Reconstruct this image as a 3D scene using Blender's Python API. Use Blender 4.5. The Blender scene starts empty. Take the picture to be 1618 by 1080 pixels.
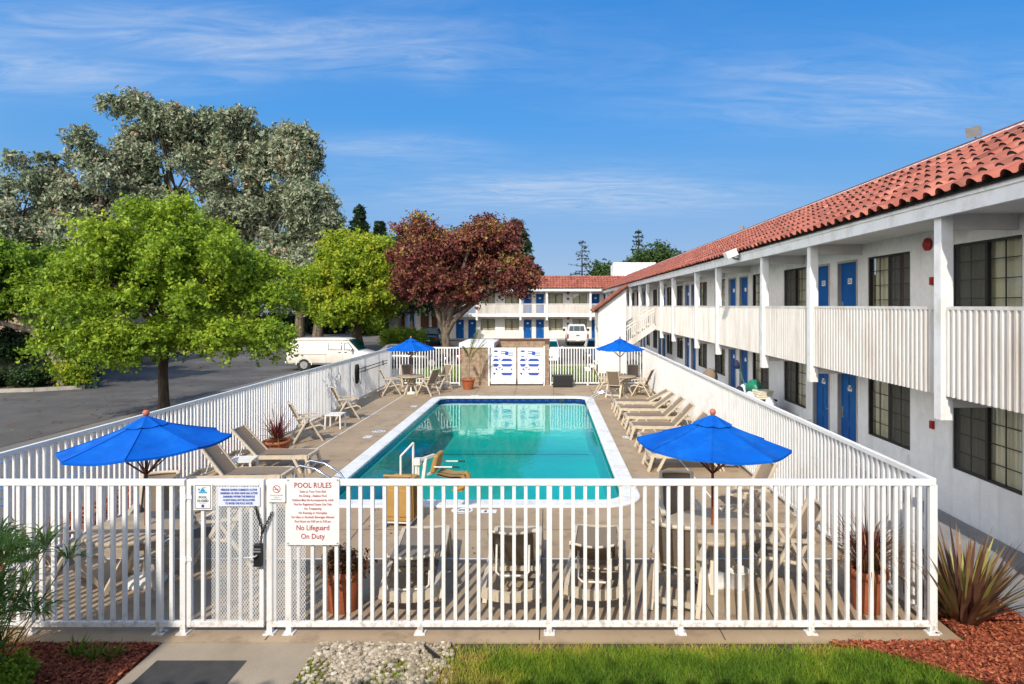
import bpy, bmesh, math, random
import numpy as np
from mathutils import Vector, Matrix

random.seed(7)
RNG = np.random.default_rng(11)
scene = bpy.context.scene
COL = scene.collection
R = math.radians
PI = math.pi

# ------------------------------------------------------------------ render settings
scene.view_settings.view_transform = 'Standard'
scene.view_settings.look = 'None'
scene.view_settings.exposure = 0.0
scene.view_settings.gamma = 1.0
scene.render.engine = 'CYCLES'
try:
    scene.cycles.max_bounces = 8
    scene.cycles.diffuse_bounces = 3
    scene.cycles.glossy_bounces = 3
    scene.cycles.transmission_bounces = 4
    scene.cycles.transparent_max_bounces = 12
    scene.cycles.caustics_reflective = False
    scene.cycles.caustics_refractive = False
    scene.cycles.use_denoising = True
except Exception:
    pass

# ------------------------------------------------------------------ node helpers
def srgb(r, g, b):
    def f(c):
        c /= 255.0
        return c / 12.92 if c <= 0.04045 else ((c + 0.055) / 1.055) ** 2.4
    return (f(r), f(g), f(b), 1.0)

def rgba(c):
    return (c[0], c[1], c[2], 1.0)

class NT:
    def __init__(self, mat):
        self.t = mat.node_tree
        self.n = self.t.nodes
        self.l = self.t.links
    def new(self, kind, **kw):
        nd = self.n.new(kind)
        for k, v in kw.items():
            setattr(nd, k, v)
        return nd
    def link(self, a, b):
        self.l.new(a, b)
    def noise(self, vec, scale, detail=4, rough=0.55, dist=0.0):
        nd = self.new('ShaderNodeTexNoise')
        nd.inputs['Scale'].default_value = scale
        nd.inputs['Detail'].default_value = detail
        nd.inputs['Roughness'].default_value = rough
        nd.inputs['Distortion'].default_value = dist
        if vec is not None:
            self.link(vec, nd.inputs['Vector'])
        return nd.outputs['Fac']
    def ramp(self, fac, stops):
        nd = self.new('ShaderNodeValToRGB')
        el = nd.color_ramp.elements
        while len(el) > 1:
            el.remove(el[-1])
        el[0].position = stops[0][0]
        el[0].color = rgba(stops[0][1])
        for p, c in stops[1:]:
            e = el.new(p)
            e.color = rgba(c)
        self.link(fac, nd.inputs['Fac'])
        return nd.outputs['Color']
    def mix(self, fac, a, b, blend='MIX'):
        nd = self.new('ShaderNodeMix', data_type='RGBA', blend_type=blend)
        ins = [s for s in nd.inputs]
        fi, ai, bi = nd.inputs[0], nd.inputs[6], nd.inputs[7]
        for s, v in ((fi, fac), (ai, a), (bi, b)):
            if hasattr(v, 'is_output'):
                self.link(v, s)
            elif s is fi:
                s.default_value = v
            else:
                s.default_value = rgba(v)
        return nd.outputs[2]
    def math(self, op, a, b=None):
        nd = self.new('ShaderNodeMath', operation=op)
        for i, v in enumerate((a, b)):
            if v is None:
                continue
            if hasattr(v, 'is_output'):
                self.link(v, nd.inputs[i])
            else:
                nd.inputs[i].default_value = v
        return nd.outputs[0]
    def maprange(self, v, a, b, c=0.0, d=1.0):
        nd = self.new('ShaderNodeMapRange')
        self.link(v, nd.inputs[0])
        for i, x in enumerate((a, b, c, d)):
            nd.inputs[i + 1].default_value = x
        return nd.outputs[0]

def new_mat(name):
    m = bpy.data.materials.new(name)
    m.use_nodes = True
    nt = NT(m)
    bsdf = m.node_tree.nodes['Principled BSDF']
    return m, nt, bsdf

MAT = {}

def mat(name, c1, c2=None, scale=6.0, rough=0.6, bump=0.0, bscale=40.0, metal=0.0, lo=0.35, hi=0.65,
        spec=0.4, world=False, detail=5, stretch=None, grime=None, gscale=1.3, coat=0.0, streak=None, cracks=None):
    """plain procedural material: two tones mixed by noise, optional fine bump and large-scale grime"""
    m, nt, b = new_mat(name)
    tc = nt.new('ShaderNodeTexCoord')
    if world:
        g = nt.new('ShaderNodeNewGeometry')
        vec = g.outputs['Position']
    else:
        vec = tc.outputs['Object']
    if stretch:
        mp = nt.new('ShaderNodeMapping')
        mp.inputs['Scale'].default_value = stretch
        nt.link(vec, mp.inputs['Vector'])
        vec = mp.outputs['Vector']
    col = None
    if c2 is not None:
        f = nt.noise(vec, scale, detail)
        f = nt.maprange(f, lo, hi)
        col = nt.mix(f, c1, c2)
    if grime is not None:
        f2 = nt.noise(vec, gscale, 6, 0.65)
        f2 = nt.maprange(f2, 0.5, 0.75)
        col = nt.mix(f2, col if col is not None else c1, grime)
    if streak is not None:
        mp2 = nt.new('ShaderNodeMapping')
        mp2.inputs['Scale'].default_value = (2.2, 2.2, .14)
        nt.link(vec, mp2.inputs['Vector'])
        f3 = nt.maprange(nt.noise(mp2.outputs['Vector'], 2.0, 6, .65), .54, .76, 0, .75)
        col = nt.mix(f3, col if col is not None else c1, streak)
    if cracks is not None:
        nz = nt.new('ShaderNodeTexNoise'); nz.inputs['Scale'].default_value = .9; nz.inputs['Detail'].default_value = 5
        nt.link(vec, nz.inputs['Vector'])
        va = nt.new('ShaderNodeVectorMath', operation='ADD'); nt.link(vec, va.inputs[0])
        vs_ = nt.new('ShaderNodeVectorMath', operation='SCALE'); vs_.inputs['Scale'].default_value = 1.6
        nt.link(nz.outputs['Color'], vs_.inputs[0]); nt.link(vs_.outputs[0], va.inputs[1])
        vo = nt.new('ShaderNodeTexVoronoi', feature='DISTANCE_TO_EDGE'); vo.inputs['Scale'].default_value = cracks[1]
        nt.link(va.outputs[0], vo.inputs['Vector'])
        line_ = nt.maprange(vo.outputs['Distance'], 0.0, cracks[2], 1, 0)
        part_ = nt.maprange(nt.noise(vec, .22, 3), .45, .60)
        col = nt.mix(nt.math('MULTIPLY', line_, part_), col if col is not None else c1, cracks[0])
    if col is not None:
        nt.link(col, b.inputs['Base Color'])
    else:
        b.inputs['Base Color'].default_value = rgba(c1)
    b.inputs['Roughness'].default_value = rough
    b.inputs['Metallic'].default_value = metal
    b.inputs['Specular IOR Level'].default_value = spec
    if coat:
        b.inputs['Coat Weight'].default_value = coat
        b.inputs['Coat Roughness'].default_value = 0.08
    if bump:
        f = nt.noise(vec, bscale, 4)
        bp = nt.new('ShaderNodeBump')
        bp.inputs['Strength'].default_value = bump
        bp.inputs['Distance'].default_value = 0.02
        nt.link(f, bp.inputs['Height'])
        nt.link(bp.outputs['Normal'], b.inputs['Normal'])
    MAT[name] = m
    return m

def leaf_mat(name, stops, trans=0.3, rough=0.5, tint=None):
    """leaves: colour from a per-leaf 'tone' attribute, partly translucent"""
    m, nt, b = new_mat(name)
    at = nt.new('ShaderNodeAttribute', attribute_name='tone')
    col = nt.ramp(at.outputs['Fac'], stops)
    nt.link(col, b.inputs['Base Color'])
    b.inputs['Roughness'].default_value = rough
    b.inputs['Specular IOR Level'].default_value = 0.25
    tr = nt.new('ShaderNodeBsdfTranslucent')
    nt.link(col, tr.inputs['Color'])
    mx = nt.new('ShaderNodeMixShader')
    mx.inputs[0].default_value = trans
    nt.link(b.outputs[0], mx.inputs[1])
    nt.link(tr.outputs[0], mx.inputs[2])
    nt.link(mx.outputs[0], nt.n['Material Output'].inputs['Surface'])
    MAT[name] = m
    return m

# ------------------------------------------------------------------ mesh builder
class MB:
    def __init__(self):
        self.v, self.f, self.s, self.k = [], [], [], []
        self.tone = {}
    def add(self, verts, faces, smooth=False, k=0):
        o = len(self.v)
        self.v.extend([tuple(p) for p in verts])
        for f in faces:
            self.f.append(tuple(i + o for i in f))
            self.s.append(smooth)
            self.k.append(k)
        return self
    def box(self, x0, x1, y0, y1, z0, z1, k=0):
        v = [(x0,y0,z0),(x1,y0,z0),(x1,y1,z0),(x0,y1,z0),(x0,y0,z1),(x1,y0,z1),(x1,y1,z1),(x0,y1,z1)]
        return self.add(v, [(0,3,2,1),(4,5,6,7),(0,1,5,4),(1,2,6,5),(2,3,7,6),(3,0,4,7)], k=k)
    def cbox(self, cx, cy, cz, sx, sy, sz, rot=None, k=0):
        v = []
        for a, b, c in ((-1,-1,-1),(1,-1,-1),(1,1,-1),(-1,1,-1),(-1,-1,1),(1,-1,1),(1,1,1),(-1,1,1)):
            p = Vector((a*sx/2, b*sy/2, c*sz/2))
            if rot is not None:
                p = rot @ p
            v.append((p.x+cx, p.y+cy, p.z+cz))
        return self.add(v, [(0,3,2,1),(4,5,6,7),(0,1,5,4),(1,2,6,5),(2,3,7,6),(3,0,4,7)], k=k)
    def bar(self, p0, p1, w, h, up=(0,0,1), k=0):
        p0, p1 = Vector(p0), Vector(p1)
        d = (p1 - p0).normalized()
        u = Vector(up)
        if abs(d.dot(u)) > 0.98:
            u = Vector((0,1,0)) if abs(d.y) < 0.9 else Vector((1,0,0))
        sx = d.cross(u).normalized()
        sy = sx.cross(d).normalized()
        v = []
        for p in (p0, p1):
            for a, b in ((-1,-1),(1,-1),(1,1),(-1,1)):
                v.append(p + sx*(a*w/2) + sy*(b*h/2))
        return self.add(v, [(0,3,2,1),(4,5,6,7),(0,1,5,4),(1,2,6,5),(2,3,7,6),(3,0,4,7)], k=k)
    def tube(self, pts, r, n=8, cap=True, closed=False, smooth=True, k=0):
        pts = [Vector(p) for p in pts]
        m = len(pts)
        rr = r if isinstance(r, (list, tuple)) else [r]*m
        rings, prev = [], None
        for i, p in enumerate(pts):
            if closed:
                d = (pts[(i+1) % m] - pts[i-1])
            elif i == 0:
                d = pts[1]-pts[0]
            elif i == m-1:
                d = pts[-1]-pts[-2]
            else:
                d = pts[i+1]-pts[i-1]
            d = d.normalized() if d.length > 1e-9 else Vector((0,0,1))
            if prev is None:
                u = Vector((0,0,1)) if abs(d.z) < 0.9 else Vector((1,0,0))
                a = d.cross(u).normalized()
            else:
                a = prev - d*prev.dot(d)
                a = a.normalized() if a.length > 1e-6 else d.cross(Vector((0.3,0.5,0.8))).normalized()
            prev = a
            b = d.cross(a).normalized()
            rings.append([p + (a*math.cos(2*PI*j/n) + b*math.sin(2*PI*j/n))*rr[i] for j in range(n)])
        v = [q for ring in rings for q in ring]
        fs = []
        for i in range(m if closed else m-1):
            i2 = (i+1) % m
            for j in range(n):
                j2 = (j+1) % n
                fs.append((i*n+j, i*n+j2, i2*n+j2, i2*n+j))
        self.add(v, fs, smooth, k)
        if cap and not closed:
            self.add(rings[0], [tuple(range(n-1,-1,-1))], False, k)
            self.add(rings[-1], [tuple(range(n))], False, k)
        return self
    def lathe(self, prof, n=24, c=(0,0,0), smooth=True, k=0, squash=1.0):
        v, fs = [], []
        m = len(prof)
        for r, z in prof:
            for j in range(n):
                a = 2*PI*j/n
                v.append((c[0]+r*math.cos(a), c[1]+r*math.sin(a)*squash, c[2]+z))
        for i in range(m-1):
            for j in range(n):
                j2 = (j+1) % n
                fs.append((i*n+j, i*n+j2, (i+1)*n+j2, (i+1)*n+j))
        self.add(v, fs, smooth, k)
        self.add(v[:n], [tuple(range(n-1,-1,-1))], False, k)
        self.add(v[-n:], [tuple(range(n))], False, k)
        return self
    def prism(self, poly, axis, a, b, k=0):
        """poly: 2D outline; axis 'x' -> (y,z) outline, 'y' -> (x,z), 'z' -> (x,y)"""
        def P(p, t):
            return {'x': (t,p[0],p[1]), 'y': (p[0],t,p[1]), 'z': (p[0],p[1],t)}[axis]
        n = len(poly)
        v = [P(p,a) for p in poly] + [P(p,b) for p in poly]
        fs = [tuple(range(n-1,-1,-1)), tuple(range(n,2*n))]
        fs += [(i,(i+1)%n,n+(i+1)%n,n+i) for i in range(n)]
        return self.add(v, fs, k=k)
    def quad(self, a, b, c, d, k=0, smooth=False):
        return self.add([a,b,c,d], [(0,1,2,3)], smooth, k)
    def poly(self, pts, k=0):
        return self.add(pts, [tuple(range(len(pts)))], k=k)
    def grid(self, fn, nu, nv, smooth=True, k=0):
        v = [fn(i/nu, j/nv) for i in range(nu+1) for j in range(nv+1)]
        fs = [(i*(nv+1)+j, (i+1)*(nv+1)+j, (i+1)*(nv+1)+j+1, i*(nv+1)+j+1) for i in range(nu) for j in range(nv)]
        return self.add(v, fs, smooth, k)
    def xform(self, M):
        self.v = [tuple(M @ Vector(p)) for p in self.v]
        return self
    def build(self, name, mats, parent=None, bevel=0.0, loc=None, recalc=True):
        me = bpy.data.meshes.new(name)
        me.from_pydata(self.v, [], self.f)
        if not isinstance(mats, (list, tuple)):
            mats = [mats]
        for mm in mats:
            me.materials.append(MAT[mm] if isinstance(mm, str) else mm)
        me.polygons.foreach_set('use_smooth', self.s)
        me.polygons.foreach_set('material_index', self.k)
        if recalc:
            bm = bmesh.new(); bm.from_mesh(me)
            bmesh.ops.recalc_face_normals(bm, faces=bm.faces)
            bm.to_mesh(me); bm.free()
        me.update()
        if self.tone and not recalc:
            at = me.attributes.new('tone', 'FLOAT', 'FACE')
            at.data.foreach_set('value', [self.tone.get(i, .5) for i in range(len(self.f))])
        o = bpy.data.objects.new(name, me)
        COL.objects.link(o)
        if parent is not None:
            o.parent = parent
        if loc is not None:
            o.location = loc
        if bevel:
            b = o.modifiers.new('bevel', 'BEVEL')
            b.width = bevel; b.segments = 2; b.limit_method = 'ANGLE'; b.angle_limit = R(40)
        return o

def tag(o, label=None, cat=None, group=None, kind=None):
    if label: o['label'] = label
    if cat: o['category'] = cat
    if group: o['group'] = group
    if kind: o['kind'] = kind
    return o

def empty(name, label, cat, loc=(0,0,0), rz=0.0, group=None):
    o = bpy.data.objects.new(name, None)
    COL.objects.link(o)
    o.location = loc
    o.rotation_euler = (0,0,rz)
    o.empty_display_size = 0.2
    return tag(o, label, cat, group)

CHILD = {}
def kids(o):
    return [c for c in list(COL.objects) if c.parent == o]

def copy_tree(o, parent=None, ch=None):
    if ch is None:
        ch = {}
        for q in COL.objects:
            if q.parent is not None:
                ch.setdefault(q.parent.name, []).append(q)
    c = o.copy()
    COL.objects.link(c)
    if parent is not None:
        c.parent = parent
    for k in ch.get(o.name, []):
        copy_tree(k, c, ch)
    return c

def structure(o):
    o['kind'] = 'structure'
    return o

def text_mesh(name, body, size, parent, material, loc, align='CENTER', rot=(PI/2,0,0), sx=1.0, bold=0.0, space=1.0):
    cu = bpy.data.curves.new(name, 'FONT')
    cu.body = body
    cu.size = size
    cu.align_x = align
    cu.align_y = 'CENTER'
    cu.resolution_u = 2
    cu.offset = bold
    cu.space_line = space
    t = bpy.data.objects.new(name, cu)
    COL.objects.link(t)
    dg = bpy.context.evaluated_depsgraph_get()
    me = bpy.data.meshes.new_from_object(t.evaluated_get(dg))
    bpy.data.objects.remove(t)
    bpy.data.curves.remove(cu)
    me.materials.clear()
    me.materials.append(MAT[material])
    o = bpy.data.objects.new(name, me)
    COL.objects.link(o)
    o.parent = parent
    o.location = loc
    o.rotation_euler = rot
    o.scale = (sx, 1, 1)
    return o

def np_mesh(name, verts, nper, mat_name, parent=None, tone=None, smooth=False):
    """many separate little faces (nper corners each) in one mesh, with a per-face 'tone'"""
    nv = len(verts); nf = nv // nper
    me = bpy.data.meshes.new(name)
    me.vertices.add(nv)
    me.vertices.foreach_set('co', np.asarray(verts, dtype=np.float32).ravel())
    me.loops.add(nv)
    me.loops.foreach_set('vertex_index', np.arange(nv, dtype=np.int32))
    me.polygons.add(nf)
    me.polygons.foreach_set('loop_start', np.arange(0, nv, nper, dtype=np.int32))
    try:
        me.polygons.foreach_set('loop_total', np.full(nf, nper, dtype=np.int32))
    except Exception:
        pass
    if smooth:
        me.polygons.foreach_set('use_smooth', np.ones(nf, dtype=bool))
    me.update(calc_edges=True)
    if tone is not None:
        a = me.attributes.new('tone', 'FLOAT', 'FACE')
        a.data.foreach_set('value', np.asarray(tone, dtype=np.float32))
    me.materials.append(MAT[mat_name])
    o = bpy.data.objects.new(name, me)
    COL.objects.link(o)
    if parent is not None:
        o.parent = parent
    return o

# ------------------------------------------------------------------ camera
cam = bpy.data.cameras.new('camera')
cam.sensor_width = 36.0
cam.sensor_fit = 'HORIZONTAL'
cam.lens = 21.92
cam.shift_x = -0.0358
cam.shift_y = -0.0358
cam.clip_start = 0.05
cam.clip_end = 3000
cam_o = bpy.data.objects.new('camera', cam)
COL.objects.link(cam_o)
cam_o.location = (0, 0, 3.6)
cam_o.rotation_euler = (PI/2, 0, 0)
scene.camera = cam_o

# ------------------------------------------------------------------ sun and sky
SKY_FILL = (25.0, 24.2, 22.6)
SUN_EL = 40.0
sd = Vector((-0.255, -0.967, 0)).normalized()
sun_vec = Vector((sd.x*math.cos(R(SUN_EL)), sd.y*math.cos(R(SUN_EL)), math.sin(R(SUN_EL))))
sl = bpy.data.lights.new('sun', 'SUN')
sl.energy = 4.3
sl.angle = R(0.5)
sl.color = (1.0, 0.92, 0.80)
so = bpy.data.objects.new('sun', sl)
COL.objects.link(so)
so.rotation_euler = sun_vec.to_track_quat('Z', 'Y').to_euler()
so.location = (0, -10, 40)

world = bpy.data.worlds.new('World')
scene.world = world
world.use_nodes = True
wt = NT(world)
wt.n.clear()
out = wt.new('ShaderNodeOutputWorld')
bg = wt.new('ShaderNodeBackground')
bg.inputs['Strength'].default_value = 0.15
sky = wt.new('ShaderNodeTexSky')
sky.sky_type = 'NISHITA'
sky.sun_disc = False
sky.sun_elevation = R(SUN_EL)
sky.sun_rotation = math.atan2(sd.x, sd.y)
sky.air_density = 1.0
sky.dust_density = 0.25
sky.ozone_density = 2.0
tc = wt.new('ShaderNodeTexCoord')
sep = wt.new('ShaderNodeSeparateXYZ')
wt.link(tc.outputs['Generated'], sep.inputs[0])
zz = wt.math('ADD', wt.math('MAXIMUM', sep.outputs['Z'], 0.0), 0.12)
ux = wt.math('DIVIDE', sep.outputs['X'], zz)
uy = wt.math('DIVIDE', sep.outputs['Y'], zz)
cmb = wt.new('ShaderNodeCombineXYZ')
wt.link(ux, cmb.inputs[0]); wt.link(uy, cmb.inputs[1])
mp = wt.new('ShaderNodeMapping')
mp.inputs['Rotation'].default_value = (0, 0, R(-14))
mp.inputs['Scale'].default_value = (0.9, 3.2, 1)
mp.inputs['Location'].default_value = (3.4, 1.7, 0)
wt.link(cmb.outputs[0], mp.inputs['Vector'])
n1 = wt.noise(mp.outputs['Vector'], 1.1, 4, 0.55, 0.5)
n2 = wt.noise(mp.outputs['Vector'], 2.6, 10, 0.66, 1.6)
def patch(cu, cv, ru, rv, amt):
    a = wt.math('POWER', wt.math('DIVIDE', wt.math('SUBTRACT', ux, cu), ru), 2.0)
    b = wt.math('POWER', wt.math('DIVIDE', wt.math('SUBTRACT', uy, cv), rv), 2.0)
    return wt.math('MULTIPLY', wt.math('EXPONENT', wt.math('MULTIPLY', wt.math('ADD', a, b), -1.0)), amt)
cov = wt.math('ADD', wt.math('ADD', patch(-1.25, 1.80, .95, .20, 1.35), patch(.15, 3.35, .95, .42, 1.0)),
              wt.math('ADD', patch(-.70, 2.66, .34, .16, .75), wt.math('ADD', patch(1.15, 2.1, .8, .30, .62), patch(-.36, 1.92, .10, .16, .5))))
streak = wt.math('MULTIPLY', wt.maprange(n1, 0.28, 0.62), wt.maprange(n2, 0.30, 0.68))
cl = wt.math('MINIMUM', wt.math('MULTIPLY', cov, wt.math('ADD', streak, .10)), 1.0)
# the photograph's clear sky: deep blue above, paler towards the horizon
grad = wt.ramp(wt.math('MAXIMUM', sep.outputs['Z'], 0.0), [(0.0,(2.5,3.4,5.0)),(.085,(1.8,3.0,5.0)),(.18,(.95,2.65,5.3)),(.277,(.50,2.3,5.5)),(.426,(.22,1.75,5.0)),(1.0,(.3,1.4,3.6))])
tint = wt.mix(.92, sky.outputs['Color'], grad)
# added bright fill in the unseen sky behind the viewpoint, lifts the shade
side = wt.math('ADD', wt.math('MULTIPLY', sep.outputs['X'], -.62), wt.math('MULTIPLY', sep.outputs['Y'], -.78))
fill_mask = wt.new('ShaderNodeMapRange', interpolation_type='SMOOTHSTEP')
wt.link(side, fill_mask.inputs[0])
for k_, v_ in ((1, -.20), (2, .60), (3, 0.0), (4, 1.0)): fill_mask.inputs[k_].default_value = v_
tint = wt.mix(wt.math('MULTIPLY', fill_mask.outputs[0], wt.maprange(sep.outputs['Z'], 0.0, .9, .95, .14)), tint, SKY_FILL)
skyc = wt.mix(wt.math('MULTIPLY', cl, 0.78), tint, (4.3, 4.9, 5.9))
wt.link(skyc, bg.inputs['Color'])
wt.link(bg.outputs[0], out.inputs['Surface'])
# ------------------------------------------------------------------ materials
def fence_paint():
    m, nt, b = new_mat('white_paint')
    g = nt.new('ShaderNodeNewGeometry').outputs['Position']
    c = nt.mix(nt.maprange(nt.noise(g, 2.2, 6, .65), .50, .80), (.80,.80,.79), (.68,.65,.61))
    c = nt.mix(nt.maprange(nt.noise(g, 34, 4, .6), .64, .76), c, (.62,.58,.52))
    sp = nt.new('ShaderNodeSeparateXYZ'); nt.link(g, sp.inputs[0])
    low = nt.maprange(sp.outputs['Z'], .0, .30, 1, 0)
    c = nt.mix(nt.math('MULTIPLY', low, nt.maprange(nt.noise(g, 16, 5, .7), .48, .66)), c, (.34,.25,.17))
    c = nt.mix(nt.maprange(nt.noise(g, 55, 2), .735, .76), c, (.23,.14,.09))
    nt.link(c, b.inputs['Base Color']); b.inputs['Roughness'].default_value = .45
    MAT['white_paint'] = m
fence_paint()
mat('white_panel', (.72,.69,.65), (.64,.61,.56), 5, .6, bump=.15, bscale=60, grime=(.50,.43,.36), gscale=2.4, stretch=(1,1,.16))
mat('stucco', (.80,.78,.74), (.74,.71,.67), 9, .85, bump=.5, bscale=45, grime=(.60,.56,.50), gscale=.9, streak=(.50,.46,.40))
mat('stucco_low', (.82,.83,.83), (.76,.77,.77), 7, .85, bump=.5, bscale=45, grime=(.66,.65,.63), gscale=.8, streak=(.58,.57,.55))
mat('trim_white', (.82,.82,.81), (.77,.77,.76), 2, .55, grime=(.60,.57,.53), gscale=2.5, streak=(.62,.58,.52))
mat('soffit', (.74,.71,.67), (.66,.63,.58), 3, .8)
mat('door_blue', (.004,.085,.30), (.005,.10,.34), 3, .5, spec=.15, grime=(.003,.06,.24), gscale=2)
mat('door_frame', (.42,.40,.37), (.36,.34,.31), 4, .6)
mat('window_frame', (.018,.016,.015), None, rough=.45)
mat('curtain', (.80,.74,.58), (.62,.57,.44), 3, .9, stretch=(1,1,.15))
mat('curtain_red', (.35,.04,.03), (.28,.03,.03), 3, .9)
mat('dark_room', (.02,.02,.022), None, rough=.9)
mat('screen_mesh', (.045,.045,.045), (.03,.03,.03), 120, .8)
mat('red_bell', (.32,.012,.012), None, rough=.35)
mat('grey_metal', (.33,.33,.33), (.26,.26,.26), 8, .45, metal=.4)
mat('chrome', (.75,.75,.76), None, rough=.12, metal=1.0)
mat('black_plastic', (.015,.015,.016), None, rough=.5)
mat('rubber', (.02,.02,.02), None, rough=.85)
mat('plate_white', (.8,.8,.78), None, rough=.4)
mat('ink_red', (.42,.022,.035), None, rough=.5)
mat('ink_blue', (.03,.08,.38), None, rough=.5)
mat('ink_cyan', (.02,.30,.55), None, rough=.5)
mat('ink_dark', (.02,.05,.07), None, rough=.5)
mat('ink_purple', (.10,.05,.30), None, rough=.5)
mat('sign_lilac', (.68,.72,.82), None, rough=.4)
mat('canopy_blue', (.002,.115,.54), (.002,.085,.43), 2.2, .8, bump=.5, bscale=4, spec=.12, grime=(.01,.15,.55), gscale=3)
mat('pole_wood', (.23,.055,.022), (.15,.035,.015), 9, .4, stretch=(1,1,.2))
mat('finial_wood', (.50,.16,.09), (.42,.12,.07), 5, .5)
mat('resin', (.60,.505,.375), (.53,.44,.32), 6, .5, grime=(.46,.38,.29), gscale=5)
mat('resin_white', (.74,.73,.69), (.66,.65,.61), 6, .45)
mat('table_top', (.44,.345,.24), (.37,.29,.20), 10, .55, grime=(.30,.23,.16), gscale=3)
mat('sling', (.25,.19,.135), (.20,.15,.105), 90, .85, bump=.2, bscale=400)
mat('terracotta', (.40,.115,.045), (.33,.09,.035), 5, .7, grime=(.24,.08,.04), gscale=4)
mat('soil', (.05,.033,.022), (.03,.02,.014), 30, .95, bump=.6)
mat('lift_tan', (.40,.235,.065), (.36,.205,.055), 4, .55)
mat('lift_dark', (.30,.155,.035), None, rough=.6)
mat('galv', (.62,.62,.61), None, rough=.35, metal=.7)
mat('trunk_brown', (.085,.06,.042), (.035,.025,.018), 5, .95, bump=.8, bscale=14, stretch=(3,3,.6))
mat('trunk_pale', (.30,.25,.20), (.12,.09,.07), 3, .9, bump=.5, bscale=9, stretch=(2,2,.5))
mat('asphalt_lot', (.18,.168,.15), (.13,.12,.108), .5, .9, world=True, bump=.3, bscale=120, grime=(.215,.2,.18), gscale=.25, cracks=((.05,.048,.045),.30,.02))
mat('asphalt_road', (.105,.098,.092), (.070,.066,.063), .6, .9, world=True, bump=.3, bscale=120, grime=(.165,.152,.138), gscale=.2, cracks=((.035,.033,.03),.28,.016))
mat('blue_line', (.02,.19,.52), (.03,.22,.52), 6, .8, world=True, grime=(.13,.18,.26), gscale=5)
mat('kerb_stone', (.40,.37,.32), (.30,.27,.23), 4, .9, world=True, bump=.4)
mat('earth', (.10,.065,.042), (.06,.04,.028), 6, .95, world=True, bump=.8, bscale=30)
mat('block_wall', (.36,.27,.19), (.30,.21,.14), 3, .9, bump=.4)
mat('rust_brown', (.16,.07,.04), (.11,.05,.03), 6, .9)
mat('coping', (.76,.76,.74), (.68,.68,.66), 8, .7, world=True, bump=.3, bscale=80, grime=(.55,.53,.49), gscale=2)
mat('joint_white', (.72,.71,.68), None, rough=.7)
mat('joint_dark', (.05,.045,.04), None, rough=.9)
mat('pool_line', (.012,.10,.11), None, rough=.7)
mat('mat_dark', (.060,.058,.056), (.045,.044,.043), 8, .95, world=True, bump=.4, bscale=150)
mat('hay_sky', (.5,.6,.7), None)

def deck_mat():
    m, nt, b = new_mat('deck')
    g = nt.new('ShaderNodeNewGeometry').outputs['Position']
    a = nt.maprange(nt.noise(g, .55, 6, .6), .35, .68)
    c = nt.mix(a, (.335,.238,.145), (.425,.32,.21))
    c = nt.mix(nt.maprange(nt.noise(g, 2.6, 7, .7), .52, .72), c, (.215,.150,.092))
    c = nt.mix(nt.maprange(nt.noise(g, 90, 3), .55, .75), c, (.36,.29,.21))
    c = nt.mix(nt.maprange(nt.noise(g, 140, 3), .60, .72), c, (.12,.09,.065))
    c = nt.mix(nt.maprange(nt.noise(g, .32, 5, .7, .8), .60, .68, 0, .55), c, (.16,.115,.075))
    nt.link(c, b.inputs['Base Color'])
    b.inputs['Roughness'].default_value = .85
    bp = nt.new('ShaderNodeBump'); bp.inputs['Strength'].default_value = .35; bp.inputs['Distance'].default_value = .01
    nt.link(nt.noise(g, 110, 4), bp.inputs['Height'])
    nt.link(bp.outputs[0], b.inputs['Normal'])
    MAT['deck'] = m
deck_mat()

def path_mat():
    m, nt, b = new_mat('path_concrete')
    g = nt.new('ShaderNodeNewGeometry').outputs['Position']
    c = nt.mix(nt.maprange(nt.noise(g, 1.3, 7, .65), .35, .7), (.37,.305,.225), (.285,.228,.165))
    c = nt.mix(nt.maprange(nt.noise(g, 80, 3), .58, .74), c, (.24,.19,.14))
    nt.link(c, b.inputs['Base Color'])
    b.inputs['Roughness'].default_value = .9
    bp = nt.new('ShaderNodeBump'); bp.inputs['Strength'].default_value = .3; bp.inputs['Distance'].default_value = .01
    nt.link(nt.noise(g, 90, 4), bp.inputs['Height'])
    nt.link(bp.outputs[0], b.inputs['Normal'])
    MAT['path_concrete'] = m
path_mat()

def glass_mat(name, tint, fres=1.5, extra=0.0, rough=.02):
    """window glass: tinted see-through with a mirror reflection that grows at a grazing angle"""
    m = bpy.data.materials.new(name); m.use_nodes = True
    nt = NT(m); nt.n.clear()
    o = nt.new('ShaderNodeOutputMaterial')
    t = nt.new('ShaderNodeBsdfTransparent'); t.inputs['Color'].default_value = rgba(tint)
    gl = nt.new('ShaderNodeBsdfGlossy'); gl.inputs['Roughness'].default_value = rough
    gl.inputs['Color'].default_value = (.9,.93,.95,1)
    fr = nt.new('ShaderNodeLayerWeight'); fr.inputs['Blend'].default_value = .5
    r0 = ((fres-1)/(fres+1))**2
    f = nt.math('ADD', nt.math('MULTIPLY', nt.math('POWER', fr.outputs['Facing'], 5.0), 1-r0), r0+extra)
    mx = nt.new('ShaderNodeMixShader')
    nt.link(f, mx.inputs[0]); nt.link(t.outputs[0], mx.inputs[1]); nt.link(gl.outputs[0], mx.inputs[2])
    nt.link(mx.outputs[0], o.inputs['Surface'])
    MAT[name] = m
    return m, nt, gl, fr
glass_mat('glass', (.78,.80,.76), 1.5, .02)
glass_mat('car_glass', (.10,.16,.16), 1.5, .03)
glass_mat('teal_glass', (.03,.26,.26), 1.5, .03)
wm, wnt, wgl, wfr = glass_mat('water', (.08,.75,.70), 1.33, .01, 0.0)
_g = wnt.new('ShaderNodeNewGeometry').outputs['Position']
_b = wnt.new('ShaderNodeBump'); _b.inputs['Strength'].default_value = .10; _b.inputs['Distance'].default_value = .05
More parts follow.
